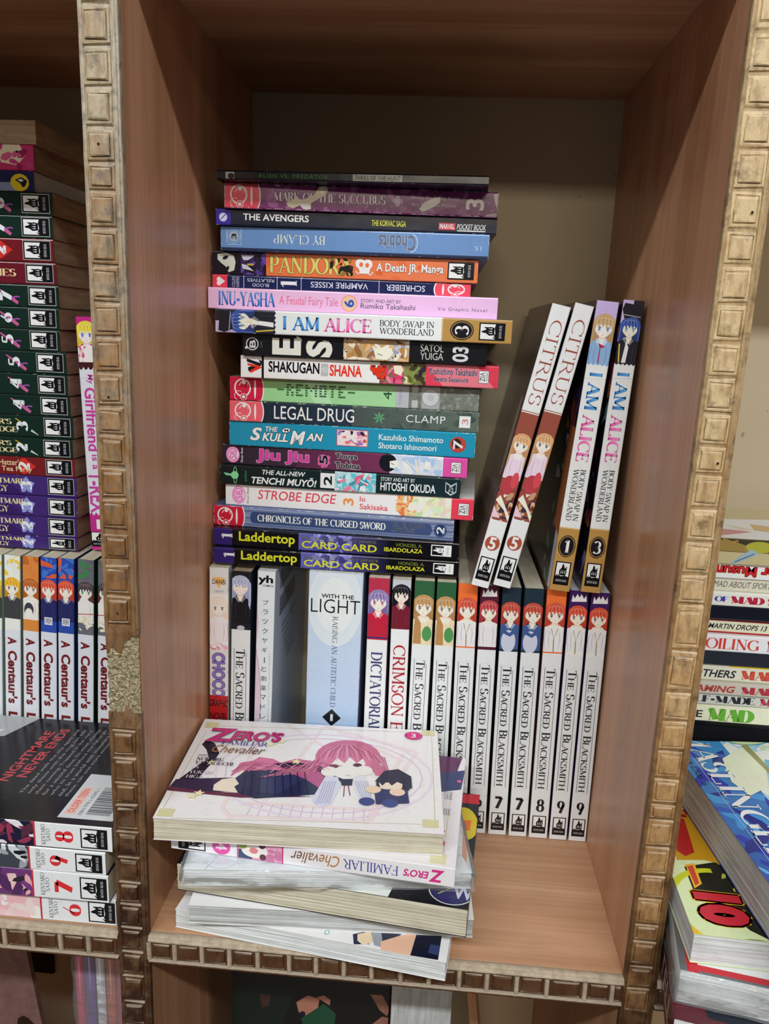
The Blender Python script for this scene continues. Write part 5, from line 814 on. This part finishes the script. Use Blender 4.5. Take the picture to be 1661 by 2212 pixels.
# these books stand with their head to the left of the frame's depth: long side runs away from the viewer
for lb, z0, T, x, y, yaw, L, Wd, cv, pg, st in RP:
    y0 = y
    m = Matrix.Translation((x, y0, z0+.0002)) @ Matrix.Rotation(-yaw*D2R*-1, 4, 'Z')
    if st in (1, 2, 3): mw = m @ Matrix.Translation((Wd, 0, 0)) @ Matrix.Rotation(math.pi/2, 4, 'Z')   # spine on the right, fore-edge on the left
    else: mw = m @ Matrix.Translation((0, L, 0)) @ Matrix.Rotation(-math.pi/2, 4, 'Z')                   # spine on the left
    b = book(lb, L, T-.0006, Wd, cv, pg, mw, 'comics in the right compartment pile', wavy=st > 0)
    Lx, Ty, Wx, r = dims(b)
    P = Print(b, (0, Wd, Ty), (0, -1, 0), (1, 0, 0), Wd, L) if st else Print(b, (L, 0, Ty), (0, 1, 0), (-1, 0, 0), Wd, L); A = P.at
    if st == 0:
        P.fill('521c26'); P.ppoly([(1505, 2140), (1661, 2150), (1900, 2150), (1900, 2300), (1530, 2200)], '121a26'); P.build('printed_cover'); Q = spine(b); Q.fill('4e1a24')
        Q.text('TELL', Q.w*.66, Q.h*.24, Q.w*.94, Q.h*.8, 'b8b0b4', bold=.03); Q.build()
    elif st == 1:
        P.fill('10151c'); w, h = P.w, P.h; P.rect(.004, 0, .010, h, 'b82430'); P.rect(.004, .002, w, .0065, 'b82430'); P.rect(.010, .0065, .05, .035, 'd4d8d8'); P.build('printed_cover'); wrap(b, .0010, 9, 1)
    elif st == 2:
        P.fill('c9d8a8'); w, h = P.w, P.h; P.ppoly([(1478, 1872), (1560, 1860), (1600, 1890), (1640, 1990), (1661, 2030), (1620, 2010), (1560, 1960), (1500, 1930)], '15170f'); P.blobs(.03, .02, .09, .09, ['15170f', '8c9030', '2c2a18', 'b0b040', '4c2c20'], 60, .006, 5)
        P.ppoly([(1440, 1760), (1500, 1740), (1560, 1868), (1520, 1858), (1462, 1858)], 'b88c14'); P.ppoly([(1450, 1760), (1478, 1770), (1500, 1842), (1480, 1850), (1462, 1838)], 'a41c1c'); P.blobs(.0, .11, .03, .16, ['a41c1c', 'c89c1c', '8c1414'], 20, .006, 6)
        x, y = A(1574, 1966); P.ring(x, y, .031, .034, .0040, 'b8c020', 90, 215); P.ring(x, y, .031, .034, .0036, '58a850', -70, 30); P.ring(x, y, .031, .034, .0040, 'd8b020', 210, 292); P.ell(x+.008, y-.027, .015, .005, '10140f')
        P.ppoly([(1480, 1868), (1500, 1866), (1516, 1910), (1500, 1920)], 'd8a424'); P.ppoly([(1484, 1872), (1496, 1870), (1510, 1908), (1502, 1914)], 'b8402c')
        P.text('10', A(1508, 1965)[0], A(1570, 2000)[1], A(1610, 1965)[0], A(1545, 1931)[1], 'b82030', rot=-90, bold=.16, out='d8a018', ow=.0024); P.build('printed_cover')
    else:
        P.fill('1f2c8c', '3c84bc', 1); w, h = P.w, P.h; P.blobs(0, 0, .05, h, ['1c2478', '2c50a8', '3c88c4', '24309c', '5aa4d0'], 70, .014, 7, .3); P.rect(.040, 0, w, h, 'c4d4d4', '8cb8d4', 1); P.blobs(.04, 0, w, h, ['cfd8cc', '9cc4d8', 'd4dcd4', '6ca8cc', 'e0e4dc', 'b8ccb0'], 90, .016, 8, .5)
        x, y = A(1618, 1592); P.ell(x, y, .022, .012, '4c9490', 20); P.ell(x, y, .0205, .0108, 'bccfa0', 20); P.ppoly([(1560, 1640), (1610, 1610), (1650, 1640), (1661, 1700), (1620, 1720), (1580, 1690)], 'd0d8c0'); P.ppoly([(1600, 1612), (1612, 1608), (1661, 1660), (1661, 1672)], '8a8c5c')
        P.line([(.0095, 0), (.0095, h)], .0004, 'a8b8d8'); P.text('MASLINGEROUS', .0115, .004, .030, h+.012, 'd4d8e8', rot=-90, font='serif', tk=.16); P.text('VOLUME 5', .003, h-.06, .007, h-.02, '1c2c60', rot=-90, font='serif'); P.build('printed_cover')
# ---------------------------------------------------------------- the bookcase
case = thing('bookcase', 'reddish laminate bookcase with carved moulding nailed to its worn front edges', 'bookcase')
TH = .0195; TB = -.0215; XL = -.346; XR = .632; ZB = -.42
def board(name, x0, y0, z0, x1, y1, z1, m, label=None):
    bm = bmesh.new(); bx(bm, x0, y0, z0, x1, y1, z1, .0004); o = from_bm(name, bm, M[m], case)
    if label: o['label'] = label
    return o
FY = .0045
dv = [board('upright_panel', a, FY, ZB, a+TH, DEP, .78, 'laminate_side') for a in (XL-TH, -TH, W, XR)]
for a, b in ((XL, -TH), (0, W), (W+TH, XR)):
    board('shelf_board', a, FY, TB+.0015, b, DEP, 0, 'laminate_shelf'); h_ = H+(.034 if a > .2 else 0); board('shelf_board', a, FY, h_, b, DEP, h_+.02, 'laminate_shelf', 'shelf over the compartment'); board('shelf_board', a, FY, ZB, b, DEP, ZB+.02, 'laminate_shelf')
board('back_panel', XL-TH, DEP, ZB, XR+TH, DEP+.004, .80, 'hardboard')
# carved moulding: bead, hollow and raised square pads, one pad per object
def pad_mesh(seed, flat=1.0):
    rn = random.Random(seed); bm = bmesh.new(); j = lambda s=.03: rn.uniform(-s, s)
    lv = [((0.00, 0.00), 0), ((.05, .04), .5), ((.11, .11), .6), ((.135, .135), .30), ((.16, .16), .82), ((.20, .20), 1.0)]
    rings = []
    for (dx, dy), hgt in lv: rings.append([bm.verts.new((u+j(), -(hgt+j(.04))*flat, v+j())) for u, v in ((dx, dy), (1-dx, dy), (1-dx, 1-dy), (dx, 1-dy))])
    for a, b in zip(rings, rings[1:]):
        for k in range(4): bm.faces.new([a[k], a[(k+1) % 4], b[(k+1) % 4], b[k]])
    bm.faces.new(rings[-1]); bmesh.ops.recalc_face_normals(bm, faces=bm.faces)
    me = bpy.data.meshes.new('carved_block'); bm.to_mesh(me); bm.free(); return me
pads = [pad_mesh(i) for i in range(6)]
def zy(px, py): # height on the front plane
    d = FW+(px-830.5)/FPX*RT-(py-1106)/FPX*UP; t = (0-CAM.y)/d.y; return CAM+d*t
GLp = [100, 188, 275, 352, 413, 494, 574, 654, 728, 804, 879, 939, 1009, 1077, 1145, 1153, 1209, 1219, 1285, 1351]
GLq = [1576, 1636, 1690, 1737, 1795, 1850, 1903, 1951, 2001, 2053, 2105, 2160, 2212]
GR = [68, 157, 234, 321, 409, 496, 573, 656, 740, 815, 892, 963, 1025, 1098, 1170, 1241, 1305, 1405, 1495, 1558, 1622, 1682, 1738, 1771, 1830, 1892, 1942, 1998, 2034, 2088, 2135, 2190]
def strip(name, x0, x1, zs, parent, m, side, ztop, zbot, gaps=(), bm_=None, pk=.0024):
    # backing with a side bead; pads from the list of groove heights
    bm = bmesh.new(); segs = []
    zz = [zbot]+[g for ga in gaps for g in ga]+[ztop]
    for a, b in zip(zz[::2], zz[1::2]):
        bx(bm, x0, .0008, a, x1, FY, b)
        n = int((b-a)/.012)+1
        for bxx, rr in ((x0+.0011, .0013), (x1-.0026, .0016), (x1-.0007, .0009)):
            prev = None
            for i in range(n+1):
                z_ = a+(b-a)*i/n; rg = rr*(1+.22*noise.noise(Vector((bxx*900, z_*160, 2)))); c_ = [bm.verts.new((bxx+rg*math.cos(t*45*D2R), .0009-rg*math.sin(t*45*D2R), z_)) for t in range(0, 5)]
                if prev:
                    for k in range(4): bm.faces.new([prev[k], prev[k+1], c_[k+1], c_[k]])
                prev = c_
    bmesh.ops.recalc_face_normals(bm, faces=bm.faces)
    o = from_bm('moulding_strip', bm, M[m], parent); rn = random.Random(len(zs))
    for i in range(len(zs)-1):
        a, b = zs[i+1], zs[i]
        if b-a < .0035 or b-a > .045: continue
        me = pads[rn.randrange(6)]
        if m not in me.get('mt', ''):
            me = me.copy(); me.materials.append(M[bm_ or m])
        p = bpy.data.objects.new('carved_block', me); col.objects.link(p); p.parent = parent
        p.location = (x0+.0016, .0009, a+.0006); p.scale = (x1-x0-.0052, pk, b-a-.0012)
    return o
zl = [.56, .585, .61, .635, .66][::-1]+[zy(215, 8).z]+[zy(215+.028*v, v).z for v in GLp]; zl2 = [zy(282, v).z for v in GLq]+[-.086-.0165*i for i in range(12)]
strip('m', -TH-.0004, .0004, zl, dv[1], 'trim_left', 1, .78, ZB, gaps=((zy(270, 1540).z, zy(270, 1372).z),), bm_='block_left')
o2 = strip  # pads below the damage
rn = random.Random(4)
for i in range(len(zl2)-1):
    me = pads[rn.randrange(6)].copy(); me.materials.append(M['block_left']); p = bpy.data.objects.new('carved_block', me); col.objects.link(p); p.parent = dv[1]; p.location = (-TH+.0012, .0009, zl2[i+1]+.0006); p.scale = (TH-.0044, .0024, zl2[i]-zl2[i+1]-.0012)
zr = [.66, .635, .61, .585, .56]+[zy(1630-.11*v, v).z for v in GR]+[-.090-.0165*i for i in range(10)]
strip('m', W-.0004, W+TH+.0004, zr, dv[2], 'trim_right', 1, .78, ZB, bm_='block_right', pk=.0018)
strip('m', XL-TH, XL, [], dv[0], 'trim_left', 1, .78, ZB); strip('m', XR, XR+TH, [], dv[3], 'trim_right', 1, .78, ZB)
# torn patch on the left post: exposed particleboard
za, zb_ = zy(270, 1380).z, zy(270, 1550).z; bm = bmesh.new(); nx, nz = 22, 56; rows = []
for j in range(nz+1):
    r_ = []
    for i in range(nx+1):
        x = -TH+TH*i/nx; z_ = zb_-.004+(za-zb_+.008)*j/nz; d = .0012+.0022*noise.noise(Vector((x*420, z_*420, 1)))+.0012*noise.noise(Vector((x*1300, z_*1300, 5))); e = min(1, j/5, (nz-j)/5); r_.append(bm.verts.new((x, .0012+d*e*.8-.0006, z_)))
    rows.append(r_)
for j in range(nz):
    for i in range(nx): bm.faces.new([rows[j][i], rows[j][i+1], rows[j+1][i+1], rows[j+1][i]])
bmesh.ops.recalc_face_normals(bm, faces=bm.faces); o = from_bm('torn_patch', bm, M['chip'], dv[1]); o['label'] = 'exposed rough particleboard where the moulding has broken off'
bm = bmesh.new(); rn = random.Random(11)
for i in range(110):
    x, z_ = rn.uniform(-TH+.002, -.001), rn.uniform(zb_+.004, za-.006); a = rn.uniform(0, 3.1); l, t = rn.uniform(.0008, .002), rn.uniform(.0002, .0005); dx, dz = math.cos(a)*l, math.sin(a)*l; y = rn.uniform(-.0004, .001)
    v = [bm.verts.new(p) for p in ((x-dx, y, z_-dz), (x-dz*.2, y-t, z_+dx*.25), (x+dx, y, z_+dz), (x+dz*.2, y-t*.4, z_-dx*.25))]; bm.faces.new(v)
o = from_bm('wood_chips', bm, plain('pale_chips', 'b4a686', .8, .2), dv[1]); o['kind'] = 'stuff'
# splintered wood bridging into the torn patch
bm = bmesh.new(); xs = [-TH, -.0155, -.012, -.008, -.004, 0.0004]; low = [.018, .012, .020, .009, .006, .002]; zt_ = zy(270, 1356).z
va = [bm.verts.new((x, -.0006, zt_)) for x in xs]; vb = [bm.verts.new((x, .0006, zt_-l)) for x, l in zip(xs, low)]; vc = [bm.verts.new((x, .0040, zt_-l)) for x, l in zip(xs, low)]
for i in range(5): bm.faces.new([va[i], va[i+1], vb[i+1], vb[i]]); bm.faces.new([vb[i], vb[i+1], vc[i+1], vc[i]])
from_bm('splintered_end', bm, M['trim_left'], dv[1])
bm = bmesh.new(); low = [.002, .012, .006, .016, .008, .005]; zt_ = zy(270, 1572).z
va = [bm.verts.new((x, -.0008, zt_)) for x in xs]; vb = [bm.verts.new((x, .0004, zt_+l)) for x, l in zip(xs, low)]; vc = [bm.verts.new((x, .0040, zt_+l)) for x, l in zip(xs, low)]
for i in range(5): bm.faces.new([va[i], vb[i], vb[i+1], va[i+1]]); bm.faces.new([vb[i], vc[i], vc[i+1], vb[i+1]])
from_bm('splintered_end', bm, M['trim_left'], dv[1])
# nail holes
for px, py in ((247, 313), (276, 859), (291, 1325), (1622, 460), (1548, 1000)):
    q = zy(px-4 if px < 300 else px, py); bm = bmesh.new(); bmesh.ops.create_circle(bm, cap_ends=True, radius=.0007, segments=8, matrix=Matrix.Translation((q.x if px > 300 else -.011, -.0018, q.z)) @ Matrix.Rotation(math.pi/2, 4, 'X')); from_bm('nail_head', bm, M['dark_edge'], dv[1] if px < 300 else dv[2])
# shelf edge moulding: pale dusty bead on top, pads separated by ribs
def sstrip(x0, x1, ribs, zt=0.0, parent=case):
    bm = bmesh.new(); bx(bm, x0, .0008, zt+TB, x1, FY-.0001, zt-.0004)
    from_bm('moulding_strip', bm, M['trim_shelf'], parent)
    bm = bmesh.new(); prof = [(.0034, -.0004), (.0022, -.0001), (.0006, -.0003), (-.0004, -.0010), (-.0001, -.0018), (-.0013, -.0025), (-.0017, -.0036), (-.0009, -.0044), (.0010, -.0045)]
    n = max(2, int((x1-x0)/.003)); prev = None
    for i in range(n+1):
        x = x0+(x1-x0)*i/n; c_ = [bm.verts.new((x, y+.0004*noise.noise(Vector((x*300, k, 1))), zt+z_+.0005*noise.noise(Vector((x*260, k*.6, 4)))*(k > 2))) for k, (y, z_) in enumerate(prof)]
        if prev:
            for k in range(len(prof)-1): bm.faces.new([prev[k], prev[k+1], c_[k+1], c_[k]])
        prev = c_
    bmesh.ops.recalc_face_normals(bm, faces=bm.faces); from_bm('moulding_bead', bm, M['dusty_ledge'], parent, True)['label'] = 'dusty pale bead along the shelf edge'
    bm = bmesh.new(); prev = None; prof = [(.001, -.0180), (-.0012, -.0186), (-.0016, -.0198), (-.0006, -.0210), (.002, -.0218)]
    for i in range(n+1):
        x = x0+(x1-x0)*i/n; c_ = [bm.verts.new((x, y, zt+z_+.0004*noise.noise(Vector((x*300, k, 7))))) for k, (y, z_) in enumerate(prof)]
        if prev:
            for k in range(len(prof)-1): bm.faces.new([prev[k], prev[k+1], c_[k+1], c_[k]])
        prev = c_
    from_bm('moulding_foot', bm, M['trim_shelf'], parent, True)
    rn = random.Random(3); e = [x0]+ribs+[x1]
    for i in range(len(e)-1):
        if e[i+1]-e[i] < .004: continue
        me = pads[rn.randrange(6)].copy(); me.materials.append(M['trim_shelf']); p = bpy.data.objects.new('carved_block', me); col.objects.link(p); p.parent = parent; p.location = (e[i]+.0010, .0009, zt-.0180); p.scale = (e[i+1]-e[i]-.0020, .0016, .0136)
    for x in ribs:
        bm = bmesh.new(); n = 6
        for s_ in (-1, 1):
            c0 = [bm.verts.new((x+s_*.0001+.0016*math.cos(t*36*D2R)*1, .0006-.0022*math.sin(t*36*D2R)*(1 if s_ == -1 else .8), zt-.0042 if s_ == -1 else zt-.0182)) for t in range(6)]
            if s_ == 1:
                for k in range(5): bm.faces.new([pc[k], pc[k+1], c0[k+1], c0[k]])
            pc = c0
        from_bm('rib', bm, M['dusty_ledge'], parent, True)
ribs = [zy(px, 2062+.0925*(px-318)).x for px in (322, 377, 436, 495, 556, 624, 682, 742, 802, 865, 926, 991, 1051, 1115, 1180, 1262, 1321)]
sstrip(.0004, W-.0004, ribs)
sstrip(XL, -TH-.0004, [-.33+.0195*i for i in range(12)]+[zy(px, 2025).x for px in (10, 70, 130, 190)])
sstrip(W+TH+.0004, XR, [W+TH+.009+.0195*i for i in range(15)])
for a, b in ((XL, -TH-.0004), (.0004, W-.0004), (W+TH+.0004, XR)):
    sstrip(a, b, [a+.01+.02*i for i in range(int((b-a)/.02))], H+.0205+(.034 if a > .2 else 0))
# ---------------------------------------------------------------- lower compartments
Z0 = ZB+.0202
b = book('large dark comic with green and black cover standing below the middle shelf', .33, .012, .130, '0e1512', 'grey', Matrix.Translation((.1565, .105, Z0+.33)) @ Matrix(((0, -1, 0, 0), (0, 0, 1, 0), (-1, 0, 0, 0), (0, 0, 0, 1))), 'comics standing below the middle shelf')
L, T, Wd, r = dims(b)
P = Print(b, (L, Wd, 0), (0, -1, 0), (-1, 0, 0), Wd, L); P.fill('0c0d10')
P.ppoly([(480, 2130), (640, 2140), (600, 2230), (480, 2240)], '0e1a14'); P.ppoly([(560, 2146), (585, 2150), (580, 2172), (566, 2176)], '3c2420'); P.ppoly([(640, 2165), (665, 2150), (690, 2158), (686, 2182), (662, 2194), (645, 2186)], '9a6858'); P.ppoly([(684, 2154), (700, 2150), (714, 2160), (712, 2172)], '9a6858'); P.ppoly([(650, 2200), (700, 2168), (725, 2190), (720, 2230), (660, 2230)], '16402c'); P.ell(*P.at(654, 2189), .0022, .0022, '101424'); P.ppoly([(800, 2148), (826, 2150), (842, 2180), (836, 2195), (820, 2182)], '8a5c50'); P.ppoly([(800, 2215), (825, 2196), (850, 2200), (850, 2240), (800, 2240)], '8a5c50'); P.build('printed_cover')
b2 = book('thick grey paged book with page edges outward below the middle shelf', .33, .048, .14, '26221f', 'grey', Matrix.Translation((.1583, .090+.14, Z0)) @ Matrix(((0, 0, 1, 0), (0, -1, 0, 0), (1, 0, 0, 0), (0, 0, 0, 1))), 'comics standing below the middle shelf')
t = thing('leaning_board', 'brown board leaning beside the grey paged book below the middle shelf', 'board', Matrix.Translation((.252, .16, Z0+.0015)) @ Matrix.Rotation(-.13, 4, 'Y')); bm = bmesh.new(); bx(bm, 0, 0, 0, .008, .11, .34, .0006); from_bm('board_slab', bm, M['laminate_side'], t)
# left lower: leaning board with dark blot, bracket, packet of coloured pens in film
t = thing('leaning_board', 'mauve brown board leaning below the left shelf with a black blot', 'board', Matrix.Translation((-.148, .15, Z0+.0158)) @ Matrix.Rotation(-.12, 4, 'Y')); bm = bmesh.new(); bx(bm, -.12, 0, 0, 0, .006, .33, .0006); from_bm('board_slab', bm, plain('mauve_panel', '6e5450', .6, .3, 60), t)
bm = bmesh.new(); vs = [bm.verts.new((-.016+.010*math.cos(a*30*D2R)*(1+.15*math.sin(a*2)), -.0002, .125+.022*math.sin(a*30*D2R))) for a in range(12)]; bm.faces.new(vs); from_bm('blot', bm, M['dark_edge'], t)
bm = bmesh.new(); bx(bm, -.252, DEP-.003, -.322, -.222, DEP+.001, -.270); from_bm('cable_opening', bm, M['dark_edge'], case)['label'] = 'dark square opening in the back panel'
t = thing('pen_packet', 'clear plastic packet of purple and magenta pens below the left shelf', 'packet', Matrix.Translation((-.092, .075, Z0)))
rn = random.Random(8); cs = ['c02060', '3c1c5c', '5a2c8c', '8a3478', 'c8ccd4', 'c8b418', 'b0502c', '28386c', 'a83050', 'd0d0d8', '6c3c90', 'b45c30']
for i, c in enumerate(cs):
    bm = bmesh.new(); x = .004+i*.0042; hh = .355-.004*abs(i-3)-(.02 if i > 7 else 0); bmesh.ops.create_cone(bm, cap_ends=True, segments=12, radius1=.0034, radius2=.0034, depth=hh-.012, matrix=Matrix.Translation((x, .004+.010*(i % 2), (hh-.012)/2))); bmesh.ops.create_cone(bm, cap_ends=True, segments=12, radius1=.0034, radius2=.0012, depth=.012, matrix=Matrix.Translation((x, .004+.010*(i % 2), hh-.006)))
    from_bm('pen', bm, cover_mat(c), t, True)
bm = bmesh.new(); n, m_ = 14, 40; rows = []
for j in range(m_+1):
    rr = []
    for i in range(n):
        a = 2*math.pi*i/n; x = .027+.033*math.cos(a); y = .009+.014*math.sin(a); z_ = .0004+.35*j/m_; k = 1 if j < m_-3 else 1-.22*(j-m_+3); d = .003*noise.noise(Vector((x*60, y*60, z_*40))); rr.append(bm.verts.new((.027+(x-.027)*k+d, .009+(y-.009)*k+d, z_)))
    rows.append(rr)
for j in range(m_):
    for i in range(n): bm.faces.new([rows[j][i], rows[j][(i+1) % n], rows[j+1][(i+1) % n], rows[j+1][i]])
from_bm('plastic_sleeve', bm, M['film'], t, True)
for b in [o for o in bpy.data.objects if o.get('_d') is not None]: del b['_d']
